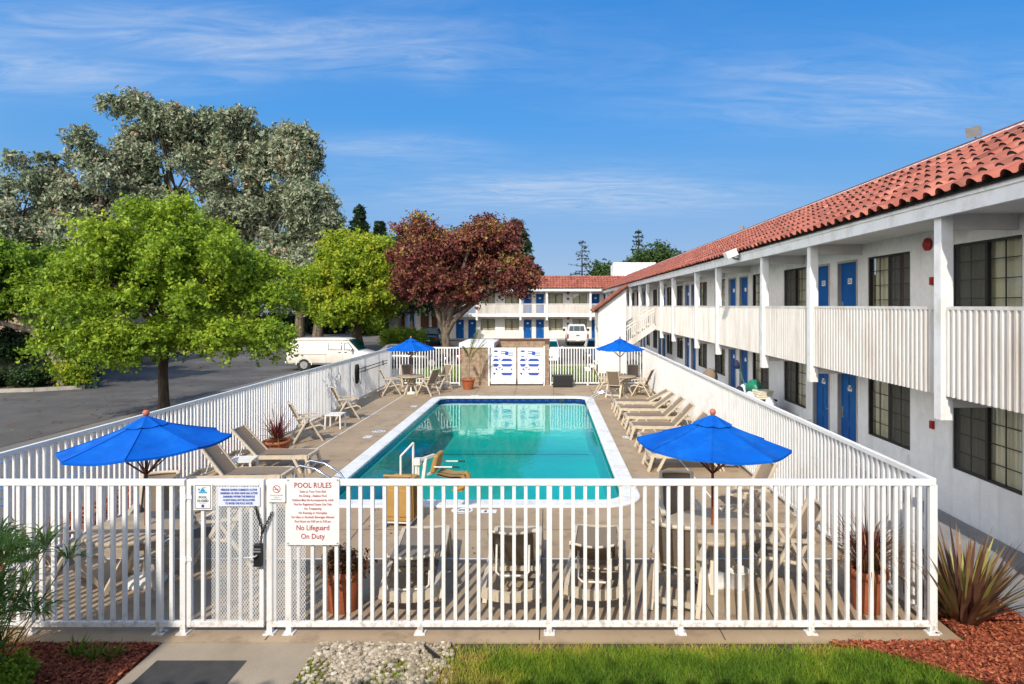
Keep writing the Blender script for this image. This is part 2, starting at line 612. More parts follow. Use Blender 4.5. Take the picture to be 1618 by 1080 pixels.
_h = wnt.math('ADD', wnt.noise(_g, 1.6, 3, .5, .6), wnt.math('MULTIPLY', wnt.noise(_g, 7.0, 2), .22))
wnt.link(_h, _b.inputs['Height'])
wnt.link(_b.outputs[0], wgl.inputs['Normal']); wnt.link(_b.outputs[0], wfr.inputs['Normal'])
mat('pool_plaster', (.42,.70,.68), (.36,.64,.63), .7, .8, world=True)

def tile_band_mat():
    m, nt, b = new_mat('tile_band')
    g = nt.new('ShaderNodeNewGeometry').outputs['Position']
    mp = nt.new('ShaderNodeMapping'); mp.inputs['Scale'].default_value = (1,1,1)
    nt.link(g, mp.inputs['Vector'])
    ck = nt.new('ShaderNodeTexChecker'); ck.inputs['Scale'].default_value = 6.7
    ck.inputs['Color1'].default_value = (.008,.03,.16,1); ck.inputs['Color2'].default_value = (.012,.06,.24,1)
    nt.link(mp.outputs[0], ck.inputs['Vector'])
    nt.link(ck.outputs['Color'], b.inputs['Base Color'])
    b.inputs['Roughness'].default_value = .2
    MAT['tile_band'] = m
tile_band_mat()

# ------------------------------------------------------------------ ground
def rect(name, m, x0, x1, y0, y1, z, kind=True):
    o = MB().quad((x0,y0,z),(x1,y0,z),(x1,y1,z),(x0,y1,z)).build(name, m)
    return structure(o) if kind else o

# one big sheet of asphalt to the horizon, with a well left out where the pool basin sinks in
PX0, PX1, PY0, PY1 = -4.2, 1.42, 11.45, 24.3
g = MB()
B = 1500
for x0,x1,y0,y1 in ((-B,-7.0,-B,B),(4.2,B,-B,B),(-7.0,4.2,-B,7.5),(-7.0,4.2,27.5,B)):
    g.quad((x0,y0,-.03),(x1,y0,-.03),(x1,y1,-.03),(x0,y1,-.03))
structure(g.build('ground', 'asphalt_lot'))
rect('road', 'asphalt_road', -60, -14.0, -30, 62, -.022)
rect('driveway', 'asphalt_road', -60, 5.0, 40.5, 62.5, -.021)
# painted blue bay lines beside the pool
bl = MB()
for (x0,x1,y0,y1) in ((-10.2,-10.08,12.4,14.9),(-12.7,-12.58,10.2,14.9),(-7.9,-7.78,10.2,14.9),(-12.58,-10.2,12.28,12.4),(-12.58,-7.9,10.08,10.2)):
    bl.quad((x0,y0,-.024),(x1,y0,-.024),(x1,y1,-.024),(x0,y1,-.024))
for t in range(5):
    a = -12.3 + t*.5
    bl.quad((a,10.3,-.020),(a+.1,10.3,-.020),(a+.6,11.9,-.020),(a+.5,11.9,-.020))
structure(bl.build('parking_lines', 'blue_line'))

dk = MB()
DX0, DX1, DY0, DY1 = -7.3, 4.45, 6.66, 28.3
for x0,x1,y0,y1 in ((DX0,PX0,DY0,DY1),(PX1,DX1,DY0,DY1),(PX0,PX1,DY0,PY0),(PX0,PX1,PY1,DY1)):
    dk.quad((x0,y0,0),(x1,y0,0),(x1,y1,0),(x0,y1,0))
dk.quad((DX0,DY0,-.12),(DX1,DY0,-.12),(DX1,DY0,0),(DX0,DY0,0))
dk.quad((DX1,DY0,-.12),(DX1,DY1,-.12),(DX1,DY1,0),(DX1,DY0,0))
dk.quad((DX0,DY1,-.12),(DX0,DY0,-.12),(DX0,DY0,0),(DX0,DY1,0))
deck = structure(dk.build('pool_deck', 'deck'))
jw = MB()
z = .004
def strip(mb, x0,y0,x1,y1,w,z):
    d = Vector((x1-x0,y1-y0,0)).normalized(); n = Vector((-d.y,d.x,0))*w/2
    mb.quad((x0-n.x,y0-n.y,z),(x1-n.x,y1-n.y,z),(x1+n.x,y1+n.y,z),(x0+n.x,y0+n.y,z))
strip(jw, -5.85,8.865, -5.80,25.6, .035, z); strip(jw, 3.04,8.865, 3.06,25.0, .030, z); strip(jw, -7.0,8.85, 4.1,8.85, .03, z)
structure(jw.build('deck_joint', 'joint_white'))
jd = MB()
for x in (-3.05,-.1,1.9): strip(jd, x,6.7, x,11.0, .012, z)
for y in (10.0,): strip(jd, -7,y, 4.1,y, .010, z)
for x in (-3.0,-1.4,.2,1.8): strip(jd, x,24.75, x,28.2, .012, z)
for y in (14.5,18.0,21.5): strip(jd, -7,y, -4.6,y, .010, z); strip(jd, 1.8,y, 4.1,y, .010, z)
structure(jd.build('deck_seam', 'joint_dark'))

# ------------------------------------------------------------------ pool
def rrect(x0,x1,y0,y1,r,n=8):
    pts = []
    for cx,cy,a0 in ((x1-r,y0+r,-90),(x1-r,y1-r,0),(x0+r,y1-r,90),(x0+r,y0+r,180)):
        for i in range(n+1):
            a = R(a0 + 90*i/n)
            pts.append((cx+r*math.cos(a), cy+r*math.sin(a)))
    return pts
inn = rrect(PX0,PX1,PY0,PY1,.42)
outn = rrect(PX0-.31,PX1+.31,PY0-.36,PY1+.29,.72)
n = len(inn)
cp = MB()
lip = rrect(PX0+.04,PX1-.04,PY0+.04,PY1-.04,.40)
rings = [(outn,.0005),(outn,.022),(rrect(PX0-.29,PX1+.29,PY0-.34,PY1+.27,.70),.034),(inn,.034),(lip,.022),(lip,-.03),(inn,-.035)]
v = [(p[0],p[1],zz_) for ring,zz_ in rings for p in ring]
f = [(k*n+i,k*n+(i+1)%n,(k+1)*n+(i+1)%n,(k+1)*n+i) for k in range(len(rings)-1) for i in range(n)]
structure(cp.add(v,f).build('pool_coping','coping'))
tb = MB()
v = [(p[0],p[1],zz_) for zz_ in (-.03,-.24) for p in inn]
structure(tb.add(v,[(i,(i+1)%n,n+(i+1)%n,n+i) for i in range(n)]).build('pool_tile_band','tile_band',recalc=False))
pb = MB()
v = [(p[0],p[1],-.26) for p in inn] + [(p[0],p[1],-1.15 if p[1] < 18 else -1.55) for p in inn]
pb.add(v,[(i,(i+1)%n,n+(i+1)%n,n+i) for i in range(n)])
pb.quad((PX0,PY0,-1.15),(PX1,PY0,-1.15),(PX1,19.5,-1.15),(PX0,19.5,-1.15))
pb.quad((PX0,19.5,-1.15),(PX1,19.5,-1.15),(PX1,22.0,-1.5),(PX0,22.0,-1.5))
pb.quad((PX0,22.0,-1.5),(PX1,22.0,-1.5),(PX1,PY1,-1.5),(PX0,PY1,-1.5))
structure(pb.build('pool_basin','pool_plaster',recalc=False))
pl = MB(); pl.quad((PX0+.1,20.3,-1.255),(PX1-.1,20.3,-1.255),(PX1-.1,20.42,-1.272),(PX0+.1,20.42,-1.272))
structure(pl.build('pool_floor_line','pool_line'))
wpts = [(p[0],p[1],-.125) for p in inn]
structure(MB().poly(wpts).build('water','water',recalc=False))
# depth and no-diving tiles set in the deck
dm = MB()
for (x,y,rad) in ((-1.52,10.95,.19),(-4.85,17.8,.19)):
    dm.poly([(x+rad*math.cos(2*PI*i/20), y+rad*math.sin(2*PI*i/20), .005) for i in range(20)])
for (x,y,wx,wy) in ((-1.06,10.88,.30,.19),(-4.95,17.05,.2,.32),(-4.8,22.2,.2,.3),(2.1,17.0,.16,.28),(-2.95,24.85,.3,.16)):
    dm.quad((x-wx/2,y-wy/2,.005),(x+wx/2,y-wy/2,.005),(x+wx/2,y+wy/2,.005),(x-wx/2,y+wy/2,.005))
structure(dm.build('deck_marker','plate_white'))
di = MB()
for (x,y,rad) in ((-1.52,10.95,.15),(-4.85,17.8,.15)):
    for i in range(20):
        a,b = 2*PI*i/20, 2*PI*(i+1)/20
        di.quad(*[(x+r_*math.cos(t),y+r_*math.sin(t),.008) for r_,t in ((rad,a),(rad,b),(rad-.018,b),(rad-.018,a))])
    strip(di, x-.10,y+.09, x+.10,y-.09, .018, .009)
    strip(di, x-.06,y-.04, x+.05,y+.03, .03, .0085)
for (x,y) in ((-1.06,10.88),(-4.95,17.05),(-4.8,22.2),(2.1,17.0)):
    strip(di, x-.06,y, x-.02,y, .09, .008); strip(di, x+.02,y, x+.06,y, .05, .008)
di.box(.42,.60,PY1-.012,PY1-.006,-.13,-.045)
structure(di.build('deck_marker_ink','ink_dark'))

# ------------------------------------------------------------------ fences
def fence(name, label, p0, p1, posts, cat='fence', h=1.69, pitch=.127, skip=None, group=None, plate=True):
    """straight run of white square pickets between p0 and p1; posts = distances along the run"""
    p0, p1 = Vector((p0[0],p0[1],0)), Vector((p1[0],p1[1],0))
    d = p1-p0; L = d.length; ang = math.atan2(d.y,d.x)
    root = empty(name, label, cat, p0, ang, group)
    MB().box(0,L,-.03,.03,h-.065,h).build('top_rail','white_paint',root,bevel=.005)
    bt = MB()
    sk = sorted(skip) if skip else []
    bt.box(0,L,-.022,.022,.075,.135)
    bt.build('bottom_rail','white_paint',root,bevel=.004)
    for x in posts:
        pm = MB().box(x-.029,x+.029,-.0235,.0235,0,h-.063)
        if plate:
            pm.box(x-.06,x+.06,-.055,.055,0,.012)
        pm.build('post','white_paint',root)
    edges = sorted(set([0]+list(posts)+[L]))
    for a,b in zip(edges[:-1],edges[1:]):
        if b-a < .06: continue
        k = max(1,int(round((b-a)/pitch)))
        pk = MB()
        for i in range(1,k):
            x = a+(b-a)*i/k
            if any(s0 <= x <= s1 for s0,s1 in sk): continue
            j = random.uniform(-.002,.002)
            pk.box(x-.019+j,x+.019+j,-.0185,.0185,.13,h-.06)
        if pk.v:
            pk.build('picket_panel','white_paint',root)
    return root
FY = 6.85
fence('pool_fence','white picket fence run at lower left, ending at the mesh gate',(-7.1,FY),(-3.985,FY),[.03,1.41,2.83,3.09])
X0 = -3.09
fr = fence('pool_fence','long white picket fence along the front, from gate to flax bush',(X0,FY),(4.235,FY),
      [.03,.24]+[x-X0 for x in (-1.41,.007,1.446,2.88)]+[4.205-X0],skip=[(.05,.45)])
ry = [FY+.06+i*1.79 for i in range(12)]
fence('pool_fence','white picket fence along the motel side, behind the row of loungers',(4.25,FY+.03),(4.30,28.1),[.0+i*1.93 for i in range(12)])
fence('pool_fence','white picket fence running along the road side, behind the cordyline pot',(-7.1,FY+.03),(-7.15,28.1),[.0+i*1.93 for i in range(12)])
fence('pool_fence','white picket fence at the back, between the left corner and the block hut',(-7.12,28.1),(-3.98,28.1),[.03,1.3,2.55,3.1],h=1.72)
fence('pool_fence','white picket fence at the back, right of the patterned gates',(.06,28.1),(4.30,28.1),[.03,.35,1.7,3.05,4.2],h=1.72)

def mesh_sheet(x0,x1,z0,z1,cw,ch,y,w=.0024,slant=0):
    """expanded metal: a diamond lattice of thin flat strands clipped to the rectangle"""
    m = MB()
    nx = int(round((x1-x0)/cw)); nz = int(round((z1-z0)/ch))
    cw = (x1-x0)/nx; ch = (z1-z0)/nz
    for i in range(nx):
        for j in range(nz):
            cx, cz = x0+(i+.5)*cw, z0+(j+.5)*ch
            P = [(cx-cw/2,cz),(cx,cz+ch/2),(cx+cw/2,cz),(cx,cz-ch/2)]
            for a,b in ((0,1),(1,2),(2,3),(3,0)):
                ax,az = P[a]; bx,bz = P[b]
                ln = math.hypot(bx-ax,bz-az); nx_,nz_ = -(bz-az)/ln*w, (bx-ax)/ln*w
                m.quad((ax-nx_,y,az-nz_),(bx-nx_,y-.002,bz-nz_),(bx+nx_,y-.002,bz+nz_),(ax+nx_,y,az+nz_))
    return m
ms = mesh_sheet(.045,.43,.14,1.62,.030,.046,-.024)
for i in range(3):
    ms.box(.075+i*.127,.105+i*.127,-.018,.018,.132,1.625)
ms.build('mesh_panel','white_paint',fr,recalc=False)

gate = empty('pool_gate','white gate with an expanded metal panel, chained shut beside the rules sign','gate',(-3.965,FY,0))
gm = MB()
W = .845
gm.box(0,.05,-.025,.025,.075,1.69).box(W-.05,W,-.025,.025,.075,1.69).box(.05,W-.05,-.028,.028,1.625,1.692).box(.05,W-.05,-.024,.024,.075,.14)
gm.build('gate_frame','white_paint',gate,bevel=.004)
pk = MB().box(.155,.19,-.018,.018,.138,1.626)
for x in (.33,.455,.58,.70): pk.box(x-.017,x+.017,-.012,.022,.138,1.626)
pk.build('picket_panel','white_paint',gate)
mesh_sheet(.275,W-.052,.14,1.625,.030,.046,-.027).build('mesh_panel','white_paint',gate,recalc=False)
for zz_ in (.82,1.5):
    MB().box(-.03,.06,-.032,-.026,zz_-.02,zz_+.02).tube([(-.005,-.036,zz_-.03),(-.005,-.036,zz_+.03)],.009,8).build('hinge','white_paint',gate)

lb = empty('lock_box','dark lever lock box on the gate latch post','lock',(-3.165,FY-.03,.9))
MB().box(-.04,.045,-.055,0,-.14,.10).build('case','black_plastic',lb,bevel=.006)
MB().box(-.035,.04,-.058,-.0555,.02,.035).box(-.035,.04,-.058,-.0555,.05,.06).build('keypad','galv',lb)
MB().tube([(-.0,-.06,-.01),(-.0,-.085,-.012),(-.07,-.088,-.03),(-.13,-.08,-.03)],.009,8).build('lever','galv',lb)
chn = MB()
def links(pts, r=.017):
    for i,(a,b) in enumerate(zip(pts[:-1],pts[1:])):
        a,b = Vector(a),Vector(b); c=(a+b)/2; d=(b-a).normalized(); s = Vector((0,1,0)) if i%2 else d.cross(Vector((0,1,0))).normalized()
        l=(b-a).length*.72
        chn.tube([c+d*(l*math.cos(t))+s*(r*.62*math.sin(t)) for t in [2*PI*k/10 for k in range(10)]],.0055,6,closed=True)
def lerp(a,b,n): return [tuple(a[k]+(b[k]-a[k])*i/n for k in range(3)) for i in range(n+1)]
links(lerp((-3.20,FY-.045,1.40),(-3.115,FY-.06,1.14),9)); links(lerp((-3.02,FY-.045,1.34),(-3.115,FY-.065,1.13),9)); links(lerp((-3.115,FY-.07,1.14),(-3.135,FY-.07,.99),6))
tag(chn.build('chain','black_plastic'),'dark steel chain looped around the gate and fence posts','chain')

# ------------------------------------------------------------------ signs
def sign(label, x0,x1,z0,z1,mat_='plate_white',y=FY-.036,border=None):
    cx, cz = (x0+x1)/2,(z0+z1)/2
    t = empty('sign', label, 'sign', (cx,y,cz))
    w,h = x1-x0,z1-z0
    MB().box(-w/2,w/2,-.003,.003,-h/2,h/2).build('sign_board',mat_,t)
    if border:
        b = MB(); e=.008; g_=.014
        b.box(-w/2+g_,w/2-g_,-.0045,-.0031,h/2-g_-e,h/2-g_).box(-w/2+g_,w/2-g_,-.0045,-.0031,-h/2+g_,-h/2+g_+e)
        b.box(-w/2+g_,-w/2+g_+e,-.0045,-.0031,-h/2+g_+e,h/2-g_-e).box(w/2-g_-e,w/2-g_,-.0045,-.0031,-h/2+g_+e,h/2-g_-e)
        b.build('sign_border',border,t)
    return t
s = sign('large white pool rules sign with red lettering on the front fence',-2.86,-2.285,.985,1.715,y=FY-.045)
def line(t,body,size,z,m='ink_red',sx=1.0,bold=0.0,x=0.0):
    text_mesh('lettering',body,size,t,m,(x,-.0052,z),sx=sx,bold=bold)
line(s,'POOL RULES',.082,.285,sx=.88,bold=.0012)
for i,b in enumerate(('Swim at Your Own Risk','No Diving - Shallow Pool','Children Must Be Accompanied by Adult','Pool for Registered Guests Use Only','No Trespassing','No Running or Horseplay','No Glass or Alcoholic Beverages Allowed','Pool Hours are 9:00 am to 9:30 pm')):
    line(s,b,.036,.218-i*.0465,sx=.82 if len(b)<30 else .76,bold=.0006)
line(s,'No Lifeguard',.080,-.178,sx=.86,bold=.001)
line(s,'On Duty',.080,-.272,sx=.90,bold=.001)
for x in (-.27,.27):
    for z_ in (.345,-.345): MB().tube([(x,-.003,z_),(x,-.008,z_)],.009,8).build('screw','galv',s)

s = sign('small white pool closed sign with a blue swimmer on the gate',-3.88,-3.675,1.365,1.65,border='grey_metal')
line(s,'POOL',.034,-.005,'ink_dark',bold=.0012); line(s,'CLOSED',.034,-.043,'ink_dark',bold=.0012); line(s,'Service Without',.012,-.068,'ink_dark')
sw = MB()
sw.poly([(.052+.012-.105+.0*i+.011*math.cos(2*PI*i/12),-.0052,.082+.011*math.sin(2*PI*i/12)) for i in range(12)])
wv = [(-.045+.09*i/16, .052+.006*math.sin(i*1.6)) for i in range(17)]
for a,b in zip(wv[:-1],wv[1:]): sw.quad((a[0],-.0052,a[1]-.010),(b[0],-.0052,b[1]-.010),(b[0],-.0052,b[1]+.006),(a[0],-.0052,a[1]+.006))
sw.poly([(-.03,-.0052,.06),(.03,-.0052,.062),(.022,-.0052,.076),(.0,-.0052,.094),(.03,-.0052,.098),(.03,-.0052,.106),(-.006,-.0052,.102),(-.02,-.0052,.08)])
sw.build('swimmer_emblem','ink_cyan',s)
MB().poly([(.017*math.cos(2*PI*i/18),-.0052,-.098+.017*math.sin(2*PI*i/18)) for i in range(18)]).build('round_emblem','ink_purple',s)

s = sign('lilac health warning sign with blue capitals wired to the gate mesh',-3.61,-3.155,1.405,1.615,'sign_lilac')
for i,b in enumerate(('PERSONS HAVING CURRENTLY ACTIVE','DIARRHEA OR WHO HAVE HAD ACTIVE','DIARRHEA WITHIN THE PREVIOUS','14 DAYS SHALL NOT BE ALLOWED','TO ENTER THE POOL WATER')):
    line(s,b,.031,.074-i*.037,'ink_blue',sx=.72,bold=.0014)
s = sign('small white no smoking sign with a red ring beside the gate',-3.065,-2.875,1.45,1.655,y=FY-.04)
ns = MB()
for i in range(24):
    a,b = 2*PI*i/24,2*PI*(i+1)/24
    ns.quad(*[(r_*math.cos(t),-.0052,.042+r_*math.sin(t)) for r_,t in ((.042,a),(.042,b),(.035,b),(.035,a))])
ns.quad((-.028,-.0056,.068),(-.023,-.0056,.073),(.028,-.0056,.016),(.023,-.0056,.011))
ns.build('no_smoking_emblem','ink_red',s)
MB().box(-.022,.018,-.0054,-.0033,.036,.044).build('cigarette_emblem','ink_dark',s)
for i,b in enumerate(('SMOKING IS PROHIBITED','EXCEPT IN','DESIGNATED AREAS')):
    line(s,b,.014,-.026-i*.022,'ink_dark',sx=.9)
# ------------------------------------------------------------------ motel buildings
def tile_mat():
    m, nt, b = new_mat('roof_tile')
    tc = nt.new('ShaderNodeTexCoord').outputs['Object']
    f = nt.maprange(nt.noise(tc, 2.2, 4), .35, .65)
    c = nt.mix(f, (.28,.078,.05), (.35,.11,.07))
    c = nt.mix(nt.maprange(nt.noise(tc, .8, 6, .7), .5, .75), c, (.25,.075,.05))
    vo = nt.new('ShaderNodeTexVoronoi'); vo.inputs['Scale'].default_value = 2.6
    nt.link(tc, vo.inputs['Vector'])
    sepc = nt.new('ShaderNodeSeparateColor'); nt.link(vo.outputs['Color'], sepc.inputs[0])
    c = nt.mix(nt.math('MULTIPLY', nt.maprange(sepc.outputs[0], .55, 1.0), .5), c, (.46,.18,.12))
    at = nt.new('ShaderNodeAttribute', attribute_name='tone')
    c = nt.mix(1.0, c, nt.ramp(at.outputs['Fac'], [(0,(.55,.52,.50)),(.3,(.88,.88,.88)),(.7,(1.08,1.05,1.03)),(1,(1.32,1.38,1.42))]), 'MULTIPLY')
    c = nt.mix(nt.maprange(nt.noise(tc, 26, 5, .7), .60, .8), c, (.15,.06,.045))
    c = nt.mix(nt.maprange(nt.noise(tc, 5, 6, .7), .64, .74, 0, .6), c, (.10,.07,.05))
    nt.link(c, b.inputs['Base Color']); b.inputs['Roughness'].default_value = .75
    MAT['roof_tile'] = m
tile_mat()
mat('roof_bed_shade', (.03,.022,.02), None, rough=.95)
mat('ridge_cap', (.20,.075,.05), (.14,.055,.04), 3, .8)
mat('flat_roof', (.40,.39,.37), (.33,.32,.30), 2, .9)

def tile_roof(L, S, pitch=.31, courses=6, name='roof', parent=None):
    """curved pan-and-barrel tiles: x along the eave, y up the slope, z out of it (local frame)"""
    cl = S/courses
    nc = int(L/pitch)
    pitch = L/nc
    prof = []
    for t,z_ in ((0,0),(.07,.036),(.19,.066),(.33,.078),(.47,.066),(.59,.036),(.66,0),(.83,-.008)):
        prof.append((t*pitch,z_))
    m = MB()
    for r in range(courses):
        y0, y1 = r*cl-.035, (r+1)*cl
        lift0, lift1 = .034, .0
        top, bot, low = [], [], []
        for c in range(nc+1):
            jz = random.uniform(-.011,.011); jy = random.uniform(-.014,.014)
            for (px_,pz_) in prof:
                if c == nc and px_ > 0: break
                x = c*pitch+px_
                top.append((x,y1+.02,pz_*.86+lift1)); bot.append((x,y0+jy,pz_+lift0+jz)); low.append((x,y0+jy+.004,pz_*(.55 if r else .62)-.02))
        k = len(top)
        v = bot+top
        f0=len(m.f); m.add(v,[(i,i+1,k+i+1,k+i) for i in range(k-1)],True)
        tn=[min(1,max(0,random.gauss(.5,.2))) for _ in range(nc+1)]
        for i in range(k-1): m.tone[f0+i]=tn[i//8]
        if r:
            m.add(bot+low,[(i,i+1,k+i+1,k+i) for i in range(k-1)],False,1)  # dark riser paints the shadow line under each course
    # dark board painting the shade in the hollow eave tile ends, and the bed beneath
    m.quad((0,.08,-.03),(L,.08,-.03),(L,.08,.03),(0,.08,.03),k=1)
    m.quad((0,-.02,-.03),(L,-.02,-.03),(L,S,-.03),(0,S,-.03),k=1)
    return m

def slope_matrix(origin, along, up):
    a = Vector(along).normalized(); u = Vector(up).normalized(); w = a.cross(u).normalized()
    M = Matrix(((a.x,u.x,w.x,origin[0]),(a.y,u.y,w.y,origin[1]),(a.z,u.z,w.z,origin[2]),(0,0,0,1)))
    return M

class Face:
    """a wall facing the viewer side: s runs along it, d is depth into the building"""
    def __init__(self, axis, pos):
        self.axis, self.pos = axis, pos
    def p(self, s, d, z):
        return (self.pos+d, s, z) if self.axis == 'x' else (s, self.pos+d, z)
    def box(self, m, s0,s1,d0,d1,z0,z1,k=0):
        if self.axis == 'x': m.box(self.pos+d0,self.pos+d1,s0,s1,z0,z1,k)
        else: m.box(s0,s1,self.pos+d0,self.pos+d1,z0,z1,k)
    def wall(self, m, s0,s1,z0,z1,holes,reveal=.14):
        ss = sorted({s0,s1}|{h[0] for h in holes}|{h[1] for h in holes})
        zs = sorted({z0,z1}|{h[2] for h in holes}|{h[3] for h in holes})
        ss = [s for s in ss if s0<=s<=s1]; zs=[z for z in zs if z0<=z<=z1]
        for a,b in zip(ss[:-1],ss[1:]):
            for c,d in zip(zs[:-1],zs[1:]):
                cs,cz=(a+b)/2,(c+d)/2
                if any(h[0]<cs<h[1] and h[2]<cz<h[3] for h in holes): continue
                m.quad(self.p(a,0,c),self.p(b,0,c),self.p(b,0,d),self.p(a,0,d))
        for h in holes:
            a,b,c,d = h[:4]; q=reveal
            m.quad(self.p(a,0,c),self.p(a,q,c),self.p(a,q,d),self.p(a,0,d)); m.quad(self.p(b,0,c),self.p(b,q,c),self.p(b,q,d),self.p(b,0,d))
            m.quad(self.p(a,0,d),self.p(b,0,d),self.p(b,q,d),self.p(a,q,d)); m.quad(self.p(a,0,c),self.p(b,0,c),self.p(b,q,c),self.p(a,q,c))
    def window(self, root, s0,s1,z0,z1, screen_first, open_gap=0.0, grid=True, red=False, detail=True):
        m = MB(); e=.035
        self.box(m,s0,s0+e,.02,.09,z0,z1); self.box(m,s1-e,s1,.02,.09,z0,z1)
        self.box(m,s0+e,s1-e,.02,.09,z1-e,z1); self.box(m,s0+e,s1-e,.02,.09,z0,z0+e)
        c=(s0+s1)/2
        self.box(m,c-.03,c+.03,.025,.085,z0+e,z1-e)
        if grid:
            for a,b in ((s0+e,c-.03),(c+.03,s1-e)):
                mid=(a+b)/2
                self.box(m,mid-.007,mid+.007,.045,.06,z0+e,z1-e)
                for i in (1,2,3):
                    z_=z0+(z1-z0)*i/4
                    self.box(m,a,b,.046,.059,z_-.007,z_+.007)
        fr = m.build('window','window_frame',root)
        g_=MB(); g_.quad(self.p(s0+e,.066,z0+e),self.p(s1-e,.066,z0+e),self.p(s1-e,.066,z1-e),self.p(s0+e,.066,z1-e))
        g_.build('pane','glass',fr)
        a,b = (s0+e,c-.03) if screen_first else (c+.03,s1-e)
        if detail:
            sm=MB(); sm.quad(self.p(a,.032,z0+e),self.p(b,.032,z0+e),self.p(b,.032,z1-e),self.p(a,.032,z1-e))
            scm = sm.build('insect_screen','insect_screen',fr)
        k=MB(); n_=int((s1-s0)/.022)
        def cur(i,j):
            s=s0+(s1-s0)*i
            return self.p(s,.15+.025*math.sin(s*46)+.012*math.sin(s*19+1),z0+(z1-z0)*j)
        k.grid(cur,n_,1)
        k.build('curtain','curtain',fr)
        if red:
            rc=MB(); a_=s0+(s1-s0)*.26; rc.grid(lambda i,j:self.p(a_+.16*i,.118+.012*math.sin(i*9),z0+(z1-z0)*j),8,1); rc.build('red_curtain','curtain_red',fr)
        return fr
    def door(self, root, s0,s1,z0,z1, number=None, hinge_low=True, panels=False, plate=True, col_='door_blue'):
        m=MB(); e=.05
        self.box(m,s0,s0+e,-.012,.11,z0,z1); self.box(m,s1-e,s1,-.012,.11,z0,z1); self.box(m,s0+e,s1-e,-.012,.11,z1-e,z1)
        d_=MB(); self.box(d_,s0+e,s1-e,.07,.11,z0+.01,z1-e)
        w=s1-s0-2*e
        if panels:
            for i in (0,1):
                a=s0+e+w*(.14+.40*i); b=a+w*.32
                for c0,c1 in ((.80,.93),(.42,.74),(.07,.36)):
                    H=z1-e-z0
                    self.box(d_,a,b,.062,.07,z0+H*c0,z0+H*c1)
                    self.box(d_,a+.03,b-.03,.056,.062,z0+H*c0+.03,z0+H*c1-.03)
        do=d_.build('door',col_,root,bevel=.004)
        m.build('door_frame','door_frame',do)
        h=MB(); s_=s1-e-.07 if hinge_low else s0+e+.07
        h.tube([self.p(s_,.07,z0+.95),self.p(s_,.02,z0+.95)],.012,8); h.tube([self.p(s_,.022,z0+.95),self.p(s_+(-.1 if hinge_low else .1),.022,z0+.95)],.010,8)
        self.box(h,s_-.03,s_+.03,.062,.0699,z0+.86,z0+1.12)
        h.build('handle','grey_metal',do)
        if plate:
            p_=MB(); c=(s0+s1)/2
            self.box(p_,c-.095,c+.095,.058,.0655,z0+1.52,z0+1.65)
            po=p_.build('number_plate','plate_white',do)
            if number:
                rot = (PI/2,0,-PI/2) if self.axis=='x' else (PI/2,0,0)
                text_mesh('number',number,.12,po,'ink_dark',self.p(c,.055,z0+1.585),rot=rot,sx=.85,bold=.002)
        return do
mat('insect_screen', (.05,.05,.05), None, rough=.8)
_m=MAT['insect_screen']; _nt=NT(_m); _b=_nt.n['Principled BSDF']; _b.inputs['Alpha'].default_value=.62

def ribbed_panel(F, m, s0,s1,z0,z1,pitch=.118,d0=-.055,d1=.008):
    n_=max(2,int(round((s1-s0)/pitch))); p_=(s1-s0)/n_
    pts=[]
    for i in range(n_):
        s=s0+i*p_
        pts += [(s,d1),(s+p_*.30,d1),(s+p_*.62,d0),(s+p_*.92,d0)]
    pts.append((s1,d1))
    k=len(pts)
    v=[F.p(s,d,z0) for s,d in pts]+[F.p(s,d,z1) for s,d in pts]
    m.add(v,[(i,i+1,k+i+1,k+i) for i in range(k-1)])
    F.box(m,s0,s1,d1+.012,d1+.03,z0,z1)

# ---- right-hand wing -----------------------------------------------------------
WX = 6.8
mot = empty('motel_building','two-storey white motel wing with red tiled roof and ribbed balcony along the right side','building',(0,0,0))
FW = Face('x',WX)
YA, YB = 1.0, 66.0
centers = [7.35+7.53*k for k in range(8)]
holes_g, holes_u, specs = [], [], []
for k,c in enumerate(centers):
    for (a,b) in ((c-3.15,c-1.6),(c+1.6,c+3.15)):
        if b < YB-1 and a > YA:
            holes_g.append((a,b,.86,2.08)); holes_u.append((a,b,3.41,4.62)); specs.append(('w',a,b,k))
    for (a,b) in ((c-1.16,c-.20),(c+.20,c+1.16)):
        if b < YB-1:
            holes_g.append((a,b,.12,2.14)); holes_u.append((a,b,2.56,4.62)); specs.append(('d',a,b,k))
wm_=MB(); FW.wall(wm_,YA,YB,0,2.50,holes_g)
wm_.quad((WX,YA,0),(15,YA,0),(15,YA,5),(WX,YA,5)); wm_.quad((15,YA,0),(15,YB,0),(15,YB,5),(15,YA,5))
wm_.build('lower_wall','stucco_low',mot,recalc=False)
wm_=MB(); FW.wall(wm_,YA,YB,2.50,5.0,holes_u); wm_.build('upper_wall','stucco',mot,recalc=False)
nums = {1:{'lo':('149','148'),'up':('256','255')}}
i=0
for kind,a,b,k in specs:
    far = k >= 5
    if kind=='w':
        first = a < centers[k]
        FW.window(mot,a,b,.86,2.08,first if k!=0 else False,grid=not far,detail=not far)
        FW.window(mot,a,b,3.41,4.62,first if k!=0 else False,grid=not far,red=(k==1 and first),detail=not far)
    else:
        near = a < centers[k]
        nl = nums.get(k)
        FW.door(mot,a,b,.125,2.14,nl['lo'][0 if near else 1] if nl else None,hinge_low=near,panels=not far)
        FW.door(mot,a,b,2.565,4.62,nl['up'][0 if near else 1] if nl else None,hinge_low=near)
